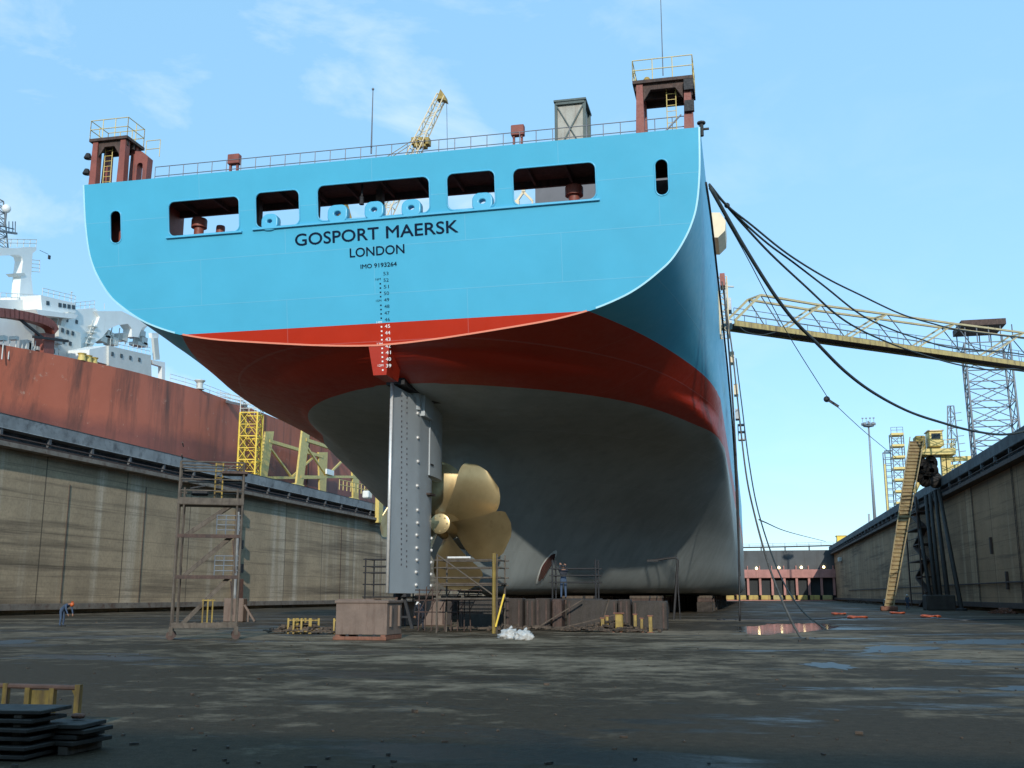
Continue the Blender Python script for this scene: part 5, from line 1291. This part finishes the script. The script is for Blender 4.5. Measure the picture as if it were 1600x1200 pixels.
# red hose crane arch
arch = smoothpts([onX(x, y, XT + 3) for x, y in ((-40, 486), (0, 489), (30, 493), (60, 500), (76, 508), (82, 518))], 4)
cr = MB()
for a, b_ in zip(arch, arch[1:]): cr.beam(a, b_ + (b_ - a) * .1, 1.2, 1.0)
cr = cr.build('hose_crane_jib', M['red_steel'], tk)
p = [onX(x, y, XT + 3) for x, y in ((86, 520), (70, 520), (68, 552), (84, 556))]; MB().prism(p, (-1.4, 0, 0)).build('hose_crane_post', M['red_steel'], tk)
MB().beam(onX(30, 498, XT + 3.2), onX(66, 527, XT + 3.2), .25).beam(onX(52, 526, XT + 3.3), onX(106, 533, XT + 3.3), .3).build('hose_crane_stay', M['dark'], tk)
mb = MB(); random.seed(2)
for k in range(14): p = onX(random.uniform(0, 92), random.uniform(528, 556), XT + 2); mb.cbox(p, (1, random.uniform(.3, 1.0), random.uniform(.3, 1.1)))
for k in range(9): p = onX(4 + k * 10, 548, XT + 2.4); mb.tube(p - Vector((0, 0, 1)), p + Vector((0, 0, 1.2)), .07, 5)
mb.build('deck_fittings', M['offwhite'], tk)
q = onX(312, 603, tankx(146) - .4); MB().lathe(q - Vector((0, 0, .5)), (0, 0, 1), [(0, .7), (.2, .45), (.9, .45), (1.2, .75), (1.3, .75)], 12).build('mooring_bitt', M['offwhite'], tk, 'auto')
q = onZ(155, 566, ZT); q = Vector((q.x - 1.6, q.y, ZT + .4)); mb = MB()
for d_ in (-1.2, 0, 1.2): mb.lathe(q + Vector((0, d_, -.4)), (0, 0, 1), [(0, .5), (.7, .4), (.9, .55)], 10)
mb.build('windlass', M['yellow'], tk, 'auto')

# ------------------------------------------------------------------ left quay: lattice stair tower, gangway, portal crane, wall-top stair
_q = onZ(384, 757, ZQ); bx_, by_ = _q.x, _q.y
t = thing('lattice_tower', (bx_, by_, ZQ), 'bright yellow lattice stair tower on the left quay in front of the red tanker hull', 'tower')
lv = [17, 20.1, 23.2, 26.6]
def corners(z): return [Vector((bx_ + a, by_ + b_, z)) for a, b_ in ((-.6, -1.6), (1.85, -1.15), (1.3, 1.7), (-1.2, 1.3))]
for i in range(3):
    zA, zB = 17 + i * 3.35, 17 + (i + 1) * 3.35; cA, cB = corners(zA), corners(zB); cM = corners((zA + zB) / 2); mb = MB()
    for j in range(4):
        k = (j + 1) % 4; mb.tube(cA[j], cB[j], .13, 6); mb.tube(cB[j], cB[k], .10, 6); mb.tube(cM[j], cM[k], .07, 5)
        if i == 0: mb.tube(cA[j], cA[k], .10, 6)
        for P, Q in ((cA, cM), (cM, cB)): mid = (P[j] + P[k]) / 2; top = (Q[j] + Q[k]) / 2; mb.tube(P[j], top, .05, 5); mb.tube(P[k], top, .05, 5); mb.tube(mid, Q[j], .045, 5)
    mb.build('tower_section', M['bright_yellow'], t)
mb = MB(); cT = corners(17 + 3 * 3.35)
for i in range(3):
    zA = 17 + i * 3.35
    mb.beam((bx_ - .4, by_ - .8, zA + .1), (bx_ + .9, by_ + .6, zA + 1.7), .5, .06); mb.beam((bx_ + .9, by_ + .6, zA + 1.7), (bx_ - .4, by_ - .8, zA + 3.3), .5, .06)
mb.build('stairs', M['old_yellow'], t)
mb = MB(); handrail(mb, cT + [cT[0]], 1.8, 1.2, .05, 2); mb.tube(cT[1], cT[1] + Vector((0, 0, 3.2)), .07, 5); mb.tube(cT[0], cT[0] + Vector((0, 0, 3.2)), .07, 5); mb.tube(cT[0] + Vector((0, 0, 3.2)), cT[1] + Vector((0, 0, 3.2)), .06, 5); mb.build('top_railing', M['offwhite'], t)
g0 = Vector((bx_ - .4, by_ - .8, 28.2)); g1 = Vector((-75.5, by_ + 3, 30.0))
t = thing('tanker_gangway', g0, 'grey gangway from the yellow lattice tower across to the red tanker deck', 'gangway')
MB().beam(g0, g1, 1.0, .3).build('walkway', M['lattice_grey'], t)
mb = MB()
for d_ in (Vector((0, -.5, 0)), Vector((0, .5, 0))): handrail(mb, [g0 + d_, g1 + d_], 1.1, 1.5, .04, 1)
mb.build('railing', M['offwhite'], t)

t = thing('portal_crane', (-66, 175, ZQ), 'cream yellow portal crane with a lattice jib rising behind the ship stern', 'crane')
def cpt(x, y, Y=175.0): return onY(x, y, Y)
def xz(x, y, X): return onX(x, y, X)
XA, XBk = -65.0, -71.0
for X_ in (XA, XBk):
    off = Vector((X_ - XA, 0, 0))
    for pts in ([(463, 768), (473, 770), (485, 672), (473, 672)], [(552, 786), (560, 788), (563, 705), (550, 705)]):
        pp = [onX(x, y, XA) + off for x, y in pts]
        for k in (0, 1): pp[k].z = ZQ + .8
        MB().prism(pp, (-.3, 0, 0)).build('portal_leg', M['yellow'], t)
    mb = MB(); P_ = lambda x, y: onX(x, y, XA) + off - Vector((.15, 0, 0))
    mb.beam(P_(470, 745), P_(558, 745), .4, .4); mb.beam(P_(478, 687), P_(556, 712), .5, .5); mb.beam(P_(480, 697), P_(511, 743), .28); mb.beam(P_(548, 708), P_(513, 743), .28); mb.build('portal_bracing', M['yellow'], t)
    for x in (468, 556): q = onX(x, 766, XA) + off; MB().rbox((q.x - .9, q.y - 1.6, ZQ), (q.x + .1, q.y + 1.6, ZQ + .95), .1).build('bogie', M['yellow'], t)
q = onX(513, 738, XA); MB().cbox((XA + .25, q.y, q.z), (.25, 3.0, .8)).build('name_board', M['white'], t)
pv = cpt(560, 425); cx_, cy_ = pv.x, 175.0
mb = MB(); lattice(mb, [(cx_ + a, cy_ + b_, 30) for a, b_ in ((-3.5, -4), (3, -4), (3, 4), (-3.5, 4))], [(cx_ + a, cy_ + b_, pv.z - 6) for a, b_ in ((-2, -2), (2, -2), (2, 2), (-2, 2))], 6, .3, .16); mb.build('mast', M['yellow'], t)
for p_ in ((-3.5, -4), (3, -4), (3, 4), (-3.5, 4)): MB().beam((cx_ + p_[0], cy_ + p_[1], 30), (-67 + p_[0] * .9, cy_ + p_[1] * 2, 29), .7).build('mast_foot', M['yellow'], t)
MB().rbox((cx_ - 4, cy_ - 3, pv.z - 6), (cx_ + 2.5, cy_ + 3, pv.z), .2).build('machinery_house', M['cream'], t)
tip = cpt(690, 150); pv2 = cpt(572, 395)
ax = (tip - pv2).normalized(); u_ = Vector((0, 1, 0)); v3 = ax.cross(u_).normalized()
mb = MB(); lattice(mb, [pv2 + u_ * a * 1.2 + v3 * b_ * 1.2 for a, b_ in ((-1, -1), (1, -1), (1, 1), (-1, 1))], [tip + u_ * a * .7 + v3 * b_ * .75 for a, b_ in ((-1, -1), (1, -1), (1, 1), (-1, 1))], 17, .13, .07); mb.build('jib', M['cream'], t)
a = [cpt(684, 158), cpt(690, 142), cpt(697, 152), cpt(699, 160), cpt(690, 157)]; MB().prism([p + Vector((0, -.8, 0)) for p in a], (0, 1.6, 0)).build('jib_head', M['old_yellow'], t)
ap = cpt(535, 300); mb = MB()
for d_ in (-1.5, 1.5): mb.beam((cx_ - 2, cy_ + d_, pv.z), ap + Vector((0, d_ * .5, 0)), .5); mb.beam((cx_ + 1, cy_ + d_, pv.z), ap + Vector((0, d_ * .5, 0)), .4)
mb.cbox(ap, (2.6, 2.4, 2.6)); mb.build('a_frame', M['old_yellow'], t)
mb = MB()
for d_ in (-.5, .5): mb.tube(ap + Vector((0, d_, 1)), cpt(655, 215) + Vector((0, d_, 0)), .07, 5)
for k in range(5): p_ = cpt(648 + k * 5, 222 + (k % 2) * 4); mb.cbox(p_, (.9, 1.6, 1.3))
mb.build('pendants', M['old_yellow'], t)
hk = cpt(698, 160); MB().tube(hk, cpt(699, 235), .05, 4).build('hoist_rope', M['dark'], t)
# small wall-top stair and box by the rudder
t = thing('wall_top_stair', (XL + .4, 171, ZQ), 'small pale yellow access stair hanging over the coping of the left dock wall', 'stair')
q0, q1 = onX(592, 765, XL + 1.2), onX(580, 815, XL + 1.2)
mb = MB().rbox((XL + .8, q0.y - .6, q1.z), (XL + 1.5, q0.y + 1.6, q0.z + 1.2), .05); mb.build('stair_box', M['yellow'], t)
mb = MB(); handrail(mb, [onX(530, 765, XL - .5), onX(585, 775, XL - .5)], 1.6, 1.6, .07, 1); mb.build('railing', M['yellow'], t)
q = onX(576, 772, XL + .2); MB().rbox((q.x - .8, q.y - 1.0, q.z - .7), (q.x + .3, q.y + 1.0, q.z + .5), .15).build('white_cabinet', M['white'], t)

# ------------------------------------------------------------------ right side: mooring ropes, gangway, towers, access arm
def rope(name, pxs, org, sc_, a, b_, r, mat, label, grp=None, ext=None):
    pts = [onV(org[0] + x / sc_, org[1] + y / sc_, a, b_) for x, y in pxs]
    if ext: pts.append(Vector(ext))
    o = MB().path(smoothpts(pts, 6), r, 6).build(name, M[mat], smooth=True); return tag(o, label, 'rope', grp)
PA = (-1.2, 48.3)
O7, S7 = (1080, 250), 2.667
GRP = 'mooring ropes from the ship quarter to the right quay'
rope('mooring_rope', [(75, 100), (150, 190), (250, 270), (400, 390), (560, 490), (700, 560), (870, 640), (1000, 680), (1130, 710), (1387, 740)], O7, S7, PA, (26, 96), .055, 'rope', 'uppermost of the sagging mooring ropes, crossing above the truss gangway', GRP, (29, 100, 24))
rope('mooring_rope', [(75, 103), (150, 193), (300, 333), (430, 430), (560, 530), (700, 640), (820, 700), (950, 745), (1100, 785), (1387, 812)], O7, S7, PA, (26, 99), .055, 'rope', 'second highest mooring rope, crossing the gangway deck at mid span', GRP, (29, 104, 22))
rope('mooring_rope', [(76, 108), (200, 250), (330, 390), (480, 530), (600, 640), (700, 705), (820, 760), (930, 800), (1100, 850), (1250, 875), (1387, 880)], O7, S7, PA, (26, 102), .06, 'rope', 'third mooring rope from the top, dipping just below the gangway', GRP, (29, 107, 20))
rope('mooring_rope', [(80, 115), (150, 240), (220, 360), (300, 490), (360, 580), (430, 670), (520, 760), (640, 880), (760, 970), (900, 1045), (1030, 1090), (1180, 1130), (1320, 1143)], O7, S7, PA, (26, 104.5), .095, 'rope', 'thickest and lowest mooring rope, sagging to the top of the right dock wall', GRP, (27.2, 105, 17.12))
rope('stay_line', [(140, 240), (230, 400), (400, 720), (575, 1000)], O7, S7, PA, (27, 150), .025, 'rope', 'thin line with a block hanging in the sky right of the ship', None, None)
bpy.data.objects['stay_line']['category'] = 'line'
rope('stay_line', [(595, 1015), (720, 1130), (853, 1240)], O7, S7, PA, (27, 150), .025, 'rope', 'thin line running down from the small block to the right quay', None); bpy.data.objects['stay_line.001']['category'] = 'line'
q = onV(1298, 628, PA, (27, 150)); t = thing('pulley_block', q, 'small dark pulley block hanging on the thin line in the sky', 'pulley'); MB().sphere(q - Vector((.25, 0, -.2)), .22, 10, 7, (1, .5, 1)).build('sheave', M['dark'], t); MB().beam(q + Vector((-.3, 0, .25)), q + Vector((.5, 0, -.35)), .16).build('shackle', M['dark'], t)
MB().sphere(onV(1136, 321, PA, (26, 99)), .14, 8, 6).build('rope_clamp', M['dark']); tag(bpy.data.objects['rope_clamp'], 'dark clamp binding the upper mooring ropes together near the ship', 'clamp')
# lines down the ship side to the floor
def line3(name, pts, r, mat, label):
    o = MB().path(smoothpts(pts, 6), r, 6).build(name, M[mat], smooth=True); return tag(o, label, 'line')
line3('heaving_line', [onY(1128, 440, 72), onY(1143, 540, 70), onY(1153, 630, 68), onY(1165, 735, 64), onY(1178, 800, 60), onY(1200, 880, 54), onY(1225, 945, 48.5), onZ(1250, 996) + Vector((0, 0, .05)), onZ(1262, 999) + Vector((0, 0, .04))], .05, 'rope_tan', 'pale line hanging from the ship side to the near dock floor')
line3('heaving_line', [onY(1150, 560, 80), onY(1160, 640, 78), onY(1170, 720, 74), onY(1185, 800, 70), onY(1215, 890, 64), onY(1250, 950, 58), onZ(1290, 985) + Vector((0, 0, .05))], .045, 'rope', 'dark line hanging from the ship side, landing right of the pale one')
line3('heaving_line', [onY(1186, 812, 75), onY(1235, 832, 150), onY(1290, 846, 260)], .05, 'rope', 'thin line slanting from the hanging line across to the far dock gate')
hx = onZ(1156, 972); line3('hanging_hose', [onY(1131, 452, 71), onY(1140, 560, 71), onY(1147, 660, 71), onY(1153, 780, 71), onY(1155, 900, 71), (hx.x, hx.y, .05)], .06, 'hose', 'black hose hanging straight down the ship side to the dock floor')
line3('hanging_hose', [onY(1103, 285, 48.2), onY(1111, 340, 50), onY(1120, 420, 54), onY(1131, 520, 60), onY(1141, 620, 66), onY(1148, 720, 70), onY(1153, 830, 71), onY(1156, 900, 72)], .06, 'hose', 'black hose following the ship side down from the stern corner')
# floor hoses
line3('floor_hose', [onZ(1120, 969), onZ(1180, 969), onZ(1260, 969), onZ(1310, 966), onZ(1330, 963)], .09, 'hose', 'black hose lying across the floor below the far gate')
def ohose(px, label, seed):
    c = onZ(*px); random.seed(seed); pts = []
    for i in range(16): a = i * .8; pts.append(c + Vector((math.cos(a) * random.uniform(.35, .8), math.sin(a) * random.uniform(.5, 1.6), .07 + .03 * (i % 4))))
    o = MB().path(smoothpts(pts, 4), .06, 6).build('coiled_hose', M['orange_hose'], smooth=True); tag(o, label, 'hose', 'coiled orange hoses on the right of the floor')
ohose((1312, 961), 'small orange hose coil at the left end of the black floor hose', 1); ohose((1338, 966.5), 'orange hose coil just right of the black floor hose end', 2); ohose((1402, 959.5), 'orange hose coil at the foot of the yellow access arm', 3); ohose((1455, 965), 'biggest and brightest orange hose coil, furthest right on the floor', 4)
line3('floor_hose', [onZ(1455, 966), onZ(1490, 969), onZ(1540, 969), onZ(1640, 967)], .08, 'hose', 'dark hose leading right from the brightest orange coil')

# truss gangway
t = thing('truss_gangway', (0, 81, 22), 'long yellow and grey truss gangway from the ship side to the right quay', 'gangway')
GA, GB = (-1.25, 80.5), (30.0, 107.0)
def gp(x, y): return onV(x, y, GA, GB)
gd = Vector((GB[0] - GA[0], GB[1] - GA[1], 0)).normalized(); gn = Vector((gd.y, -gd.x, 0))      # towards the viewer
a0 = gp(1148, 501); a1 = gp(1600, 566); a1 = a0 + (a1 - a0) * 1.18
MB().prism([a0 + gn * .1, a1 + gn * .1, a1 + gn * .1 - Vector((0, 0, .42)), a0 + gn * .1 - Vector((0, 0, .42))], gn * -.16).build('side_girder', M['gang_tan'], t)
MB().prism([a0 - gn * 1.5, a1 - gn * 1.5, a1 - gn * 1.5 - Vector((0, 0, .42)), a0 - gn * 1.5 - Vector((0, 0, .42))], gn * -.16).build('side_girder', M['gang_tan'], t)
MB().prism([a0 - gn * .07 - Vector((0, 0, .28)), a1 - gn * .07 - Vector((0, 0, .28)), a1 - gn * 1.49 - Vector((0, 0, .28)), a0 - gn * 1.49 - Vector((0, 0, .28))], (0, 0, .08)).build('deck_plating', M['dark_rust'], t)
tops = [gp(x, y) for x, y in ((1188, 461), (1283, 477), (1386, 491), (1492, 506), (1600, 520))]
stp = tops[-1] - tops[-2]; tops.append(tops[-1] + stp)
for off in (0, -1.5):
    d_ = gn * off; mb = MB()
    for p, q_ in zip(tops, tops[1:]): mb.beam(p + d_, q_ + d_, .2, .16)
    mb.beam(a0 + d_, tops[0] + d_, .16); mb.build('top_chord', M['gang_grey'], t)
    mb = MB()
    ln = (a1 - a0).length
    def base(px): return a0 + (a1 - a0) * max(0, min(1, ((gp(px, 540) - a0).to_2d().dot(gd.to_2d())) / (a1 - a0).to_2d().dot(gd.to_2d())))
    for px, k in ((1232, 1), (1330, 2), (1435, 3), (1540, 4)): mb.beam(base(px) + d_, tops[k] + d_, .13)
    mb.build('strut', M['gang_grey'], t)
    mb = MB()
    for px, k in ((1222, 0), (1320, 1), (1425, 2), (1530, 3), (1640, 4)): mb.tube(tops[k] + d_, base(px) + d_, .05, 5)
    each(mb, 'tie_rod', M['lattice_grey'], t)
mb = MB()
for p in tops: mb.beam(p, p - gn * 1.5, .12)
mb.build('cross_tie', M['gang_grey'], t)
mb = MB()
for off in (-.05, -1.45): handrail(mb, [a0 + gn * off, a1 + gn * off], 1.05, 2.2, .03, 1)
mb.build('hand_railing', M['lattice_grey'], t)
mb = MB().path(smoothpts([gp(1152, 506), gp(1165, 518), gp(1190, 523), gp(1215, 518)], 4), .04, 5); mb.build('slack_cable', M['rope'], t)
mb = MB().box((-1.25, 79.6, a0.z - .6), (-.55, 81.6, a0.z - .4)).tube((-.9, 80.5, a0.z - .5), (-.9, 80.5, a0.z + 3.2), .09, 6); mb.tube((-.9, 80.5, a0.z + 2.6), (-.3, 80.4, a0.z + 2.5), .08, 5); mb.build('landing_post', M['offwhite'], t)
# lattice tower that carries the gangway
t = thing('gangway_tower', (29.5, 132, ZQ), 'tall grey lattice tower with a dark roofed platform on the right quay behind the gangway', 'tower')
YT = 132.0; c0, c1 = onY(1510, 640, YT), onY(1590, 640, YT); zt = onY(1545, 540, YT).z
mb = MB(); lattice(mb, [(c0.x + .2, YT - 2, ZQ), (c1.x - .4, YT - 2, ZQ), (c1.x, YT + 3, ZQ), (c0.x + .8, YT + 3, ZQ)], [(c0.x, YT - 2, zt), (c1.x - .6, YT - 2, zt), (c1.x - .2, YT + 3, zt), (c0.x + .6, YT + 3, zt)], 6, .13, .07, True); mb.build('tower_frame', M['lattice_grey'], t)
MB().box((c0.x - .2, YT - 2.4, zt + 2.0), (c1.x - .9, YT + 3.2, zt + 2.7)).build('platform_roof', M['dark_rust'], t)
mb = MB()
for i in range(5): x = c0.x + .2 + i * 1.3; mb.tube((x, YT - 2, zt), (x, YT - 2, zt + 2.0), .07, 5); mb.tube((x, YT + 3, zt), (x, YT + 3, zt + 2.0), .07, 5)
each(mb, 'platform_post', M['lattice_grey'], t)
# slim lattice mast with rungs
t = thing('lattice_mast', (31, 156, ZQ), 'slim grey lattice mast with projecting rungs between the yellow cab and the big tower', 'mast')
YM = 156.0; c0 = onY(1490, 740, YM); c1 = onY(1486, 634, YM); mb = MB()
lattice(mb, [(c0.x - .9, YM, ZQ), (c0.x + 1.1, YM, ZQ), (c0.x + .1, YM + 1.5, ZQ)], [(c1.x - .45, YM, c1.z), (c1.x + .35, YM, c1.z), (c1.x, YM + .6, c1.z)], 7, .09, .05); mb.build('mast_frame', M['lattice_grey'], t)
mb = MB()
for i in range(9):
    k = (i + 1) / 10; z = ZQ + (c1.z - ZQ) * k; x = (c0.x + 1.1) * (1 - k) + (c1.x + .35) * k; mb.tube((x - .05, YM, z), (x + .9, YM, z + .1), .05, 5)
mb.build('rung', M['lattice_grey'], t)
# high mast light
t = thing('high_mast_light', (31, 268, ZQ), 'tall slender floodlight mast far behind the right dock wall', 'lamp post')
YL = 268.0; c0, c1 = onY(1363, 800, YL), onY(1357, 664, YL); MB().tube((c1.x, YL, ZQ), (c1.x, YL, c1.z + 1), .42, 10, r2=.2).build('pole', M['steel'], t, True)
MB().tube((c1.x + .3 - 1.6, YL, ZQ), (c1.x + .3 - 1.6, YL, ZQ + 4), .25, 8).build('stub_post', M['steel'], t)
MB().lathe((c1.x, YL, c1.z - .6), (0, 0, 1), [(0, .3), (.2, 1.25), (.45, 1.3), (.5, .25)], 16).build('lamp_ring', M['lattice_grey'], t, 'auto')
for k in range(8):
    a = k * math.pi / 4; x, y = c1.x + 1.35 * math.cos(a), YL + 1.35 * math.sin(a); MB().rbox((x - .35, y - .3, c1.z - .1), (x + .35, y + .3, c1.z + .5), .08).build('floodlight', M['lattice_grey'], t)
mb = MB()
for k in (-1.3, -.45, .45, 1.3): mb.tube((c1.x + k, YL, c1.z + .4), (c1.x + k, YL, c1.z + 1.6), .05, 5); mb.cbox((c1.x + k, YL, c1.z + 1.7), (.45, .3, .25))
mb.build('upper_lights', M['lattice_grey'], t)

# yellow access arm with cab
t = thing('access_arm', (21, 135, 0), 'long leaning yellow access arm with a cab at its head on the right dock wall', 'access arm')
b0 = Vector((14.9, 126, 0.35)); b1 = onY(1432, 690, 146)
d_ = (b1 - b0).normalized(); sx = Vector((1, .3, 0)).normalized()
def arm_w(k): return 1.25 + .9 * k
for s_, mt in ((-1, 'arm_yellow'), (1, 'arm_yellow')):
    p = [b0 + sx * s_ * .42, b1 + sx * s_ * .9]; MB().prism([p[0], p[1], p[1] + Vector((0, -.9, .5)), p[0] + Vector((0, -.6, .2))], sx * .14 * s_).build('side_plate', M[mt], t)
n = 44; mb = MB()
for i in range(n + 1):
    k = i / n; c = b0.lerp(b1, k); w_ = .42 + .48 * k; mb.beam(c - sx * w_, c + sx * w_, .3, .06)
mb.build('treads', M['arm_yellow'], t)
mb = MB().prism([b0 - sx * .4 + Vector((0, .1, 0)), b1 - sx * .86 + Vector((0, .1, 0)), b1 + sx * .86 + Vector((0, .1, 0)), b0 + sx * .4 + Vector((0, .1, 0))], (0, .12, 0)); mb.build('back_plate', M['arm_yellow'], t)
MB().rbox((b0.x - .9, b0.y - .6, .0), (b0.x + .9, b0.y + .6, .5), .08).build('arm_foot', M['rust'], t)
YC = 148.0
ca, cb_ = onY(1448, 676, YC), onY(1472, 699, YC)
cab = MB().rbox((ca.x, YC - 1.2, cb_.z), (cb_.x, YC + 1.4, ca.z), .1).build('cab', M['yellow'], t)
MB().box((ca.x + .35, YC - 1.24, cb_.z + 1.0), (cb_.x - .3, YC - 1.18, ca.z - .3)).build('cab_window', M['glass'], cab)
MB().box((cb_.x - .04, YC - .8, cb_.z + .9), (cb_.x + .03, YC + .8, ca.z - .3)).build('cab_window', M['glass'], cab)
MB().rbox((ca.x - .15, YC - 1.4, ca.z), (cb_.x + .15, YC + 1.5, ca.z + .15), .03).build('cab_roof', M['cream'], cab)
c2, c3 = onY(1428, 682, YC), onY(1447, 715, YC); MB().rbox((c2.x, YC - .8, c3.z), (c3.x, YC + 1.2, c2.z), .15).build('winch_house', M['old_yellow'], t)
c4_, c5 = onY(1432, 703, YC - .5), onY(1492, 711, YC - .5); MB().rbox((c4_.x, YC - 1.5, c5.z), (c5.x, YC + 2, c4_.z), .05).build('head_platform', M['yellow'], t)
mb = MB(); handrail(mb, [(cb_.x, YC - 1.4, c4_.z), (c5.x, YC - 1.4, c4_.z), (c5.x, YC + 1.8, c4_.z)], 1.1, 1, .05, 1); mb.build('platform_railing', M['yellow'], t)
c6 = onY(1450, 732, YC - .6); mb = MB(); random.seed(6)
for k in range(9): mb.sphere(c6 + Vector((random.uniform(-1.1, .9), random.uniform(-.3, .6), random.uniform(-2.2, 1.3))), random.uniform(.7, 1.1), 10, 7, (1, .8, 1.2)); mb.build('fender_bundle', M['pole'], t)
mb = MB()
for px, py in ((1476, 740), (1484, 762)): q = onY(px, py, YC); mb.rbox((q.x - .35, YC - .4, 15.8), (q.x + .35, YC + .6, c5.z), .04)
a, b_ = onY(1478, 718, YC), onY(1518, 716, YC); mb.beam(a, b_, .6); mb.beam(onY(1478, 730, YC), onY(1512, 727, YC), .5); mb.beam(onY(1440, 745, YC), onY(1428, 770, YC), .5)
each(mb, 'carriage_beam', M['yellow'], t)
for k, (px0, px1) in enumerate(((1430, 1456), (1446, 1464), (1453, 1471), (1461, 1483), (1467, 1502))):
    a = onX(px0, 778 - k * 3, XR - 1.3); b_ = onZ(px1, 948); b_ = Vector((XR - 3.2 - .0 * k, a.y - (a.y - 128) * .18 * (k + 1) / 2, 0)); b_ = Vector((b_.x, onX(px1, 947, b_.x).y, 0))
    tt = thing('leaning_pole', (b_.x, b_.y, 0), ('leftmost dark pole leaning on the right dock wall, nearest the yellow arm', 'second dark pole from the yellow arm leaning on the right wall', 'middle one of the dark poles leaning on the right wall', 'fourth dark pole from the yellow arm, slanting right', 'rightmost and most slanted dark pole leaning on the right wall')[k], 'pole', 'dark poles leaning against the right dock wall')
    MB().tube(b_ + Vector((0, 0, .1)), a, .27 + .05 * (k % 2), 8, r2=.24).build('pole', M['pole'], tt, True); MB().lathe(b_, (0, 0, 1), [(0, .6), (.25, .6), (.3, .45)], 10).build('foot', M['dark'], tt, 'auto')
# stair with landings on the right wall beside the arm
t = thing('wall_stair', (XR - 1, 168, 0), 'dark steel stair with landings fixed to the right dock wall behind the yellow arm', 'stair')
y0, y1 = 160.0, 172.0
for k in range(6):
    z = 1.9 + 2.3 * k; MB().box((XR - 2.2, y0, z), (XR, y1 - 6 * (k % 2), z + .15)).build('landing', M['dark_rust'], t)
    ya, yb_ = (y0 + 1, y1 - 2) if k % 2 else (y1 - 2, y0 + 1)
    MB().beam((XR - 1.2, ya, z - 2.1), (XR - 1.2, yb_, z), .8, .2).build('stair_flight', M['dark_rust'], t)
mb = MB()
for y in (y0, y1 - .2): mb.tube((XR - 2.15, y, 0), (XR - 2.15, y, 15.6), .12, 6)
for k in range(6): mb.tube((XR - 2.15, y0, 2.9 + 2.3 * k), (XR - 2.15, y1, 2.9 + 2.3 * k), .06, 5)
mb.build('stair_post', M['dark_rust'], t)
# block and rubble at the foot of the right wall
o = MB().rbox((19.3, 128.5, 0), (22.4, 131.5, 1.75), .1).build('concrete_block', M['block']); tag(o, 'long pale concrete block at the foot of the leaning dark poles', 'block')
heap('floor_rubble', 'brown rubble strip along the foot of the far right wall', 22.5, 240, 1.6, 40, .9, 160, 'debris', 12, 'debris')
heap('floor_rubble', 'reddish scrap heap at the foot of the near right wall', 22.6, 107, 1.2, 3, .8, 60, 'rust', 13, 'debris')

# scaffold towers far along the right quay
t = thing('stair_scaffold', (30, 212, ZQ), 'tall yellow and grey scaffold stair tower on the right quay behind the access arm', 'scaffold')
YS = 212.0; s0, s1 = onY(1382, 700, YS), onY(1411, 676, YS); zt = s1.z; mb = MB()
n = 7
for x in (s0.x, s0.x + 1.4, s1.x):
    for y in (YS, YS + 3): mb.tube((x, y, ZQ), (x, y, zt if x > s0.x else zt - 3.4), .11, 6)
for i in range(n * 2): z = ZQ + (zt - ZQ) * i / (n * 2 - 1); mb.tube((s0.x, YS, min(z, zt - 3.4)), (s0.x + 1.4, YS, min(z, zt - 3.4)), .07, 5); mb.tube((s0.x, YS + 3, min(z, zt - 3.4)), (s0.x + 1.4, YS + 3, min(z, zt - 3.4)), .07, 5)
for i in range(n): zA, zB = ZQ + (zt - ZQ) * i / n, ZQ + (zt - ZQ) * (i + 1) / n; mb.tube((s0.x + 1.4, YS, zA), (s1.x, YS, zB), .06, 5); mb.tube((s1.x, YS + 3, zA), (s0.x + 1.4, YS + 3, zB), .06, 5)
mb.build('frame', M['lattice_grey'], t)
for i in range(1, n + 1):
    z = ZQ + (zt - ZQ) * i / n; MB().box((s0.x + 1.4, YS - .1, z - .4), (s1.x + .1, YS + 3.1, z)).build('landing', M['yellow'], t)
mb = MB()
for i in range(1, n + 1): z = ZQ + (zt - ZQ) * i / n; handrail(mb, [(s0.x + 1.4, YS, z), (s1.x, YS, z)], 1.1, 1.2, .05, 1)
mb.build('railing', M['lattice_grey'], t)
MB().rbox((s0.x - .35, YS - .2, ZQ), (s0.x - .05, YS + .1, zt - 6), .03).build('yellow_post', M['yellow'], t)
q = onY(1313, 852, 335); t = thing('gate_cabin', (28.5, 335, ZQ), 'small yellow cabin at the far corner where the gate meets the right wall', 'cabin'); MB().rbox((25.9, 333, ZQ), (28.6, 337, ZQ + 2.2), .1).build('cabin_body', M['bright_yellow'], t); MB().box((25.84, 333.6, ZQ + 1), (25.92, 336, ZQ + 1.8)).build('cabin_window', M['glass'], t)
MB().rbox((25.7, 332.8, ZQ + 2.2), (28.8, 337.2, ZQ + 2.4), .04).build('cabin_roof', M['yellow'], t)
o = MB().rbox((24.9, 318, 11.2), (25.8, 322, 12.4), .1).build('wall_cabinet', M['offwhite']); tag(o, 'pale cabinet fixed high on the right wall beside the gate', 'cabinet')
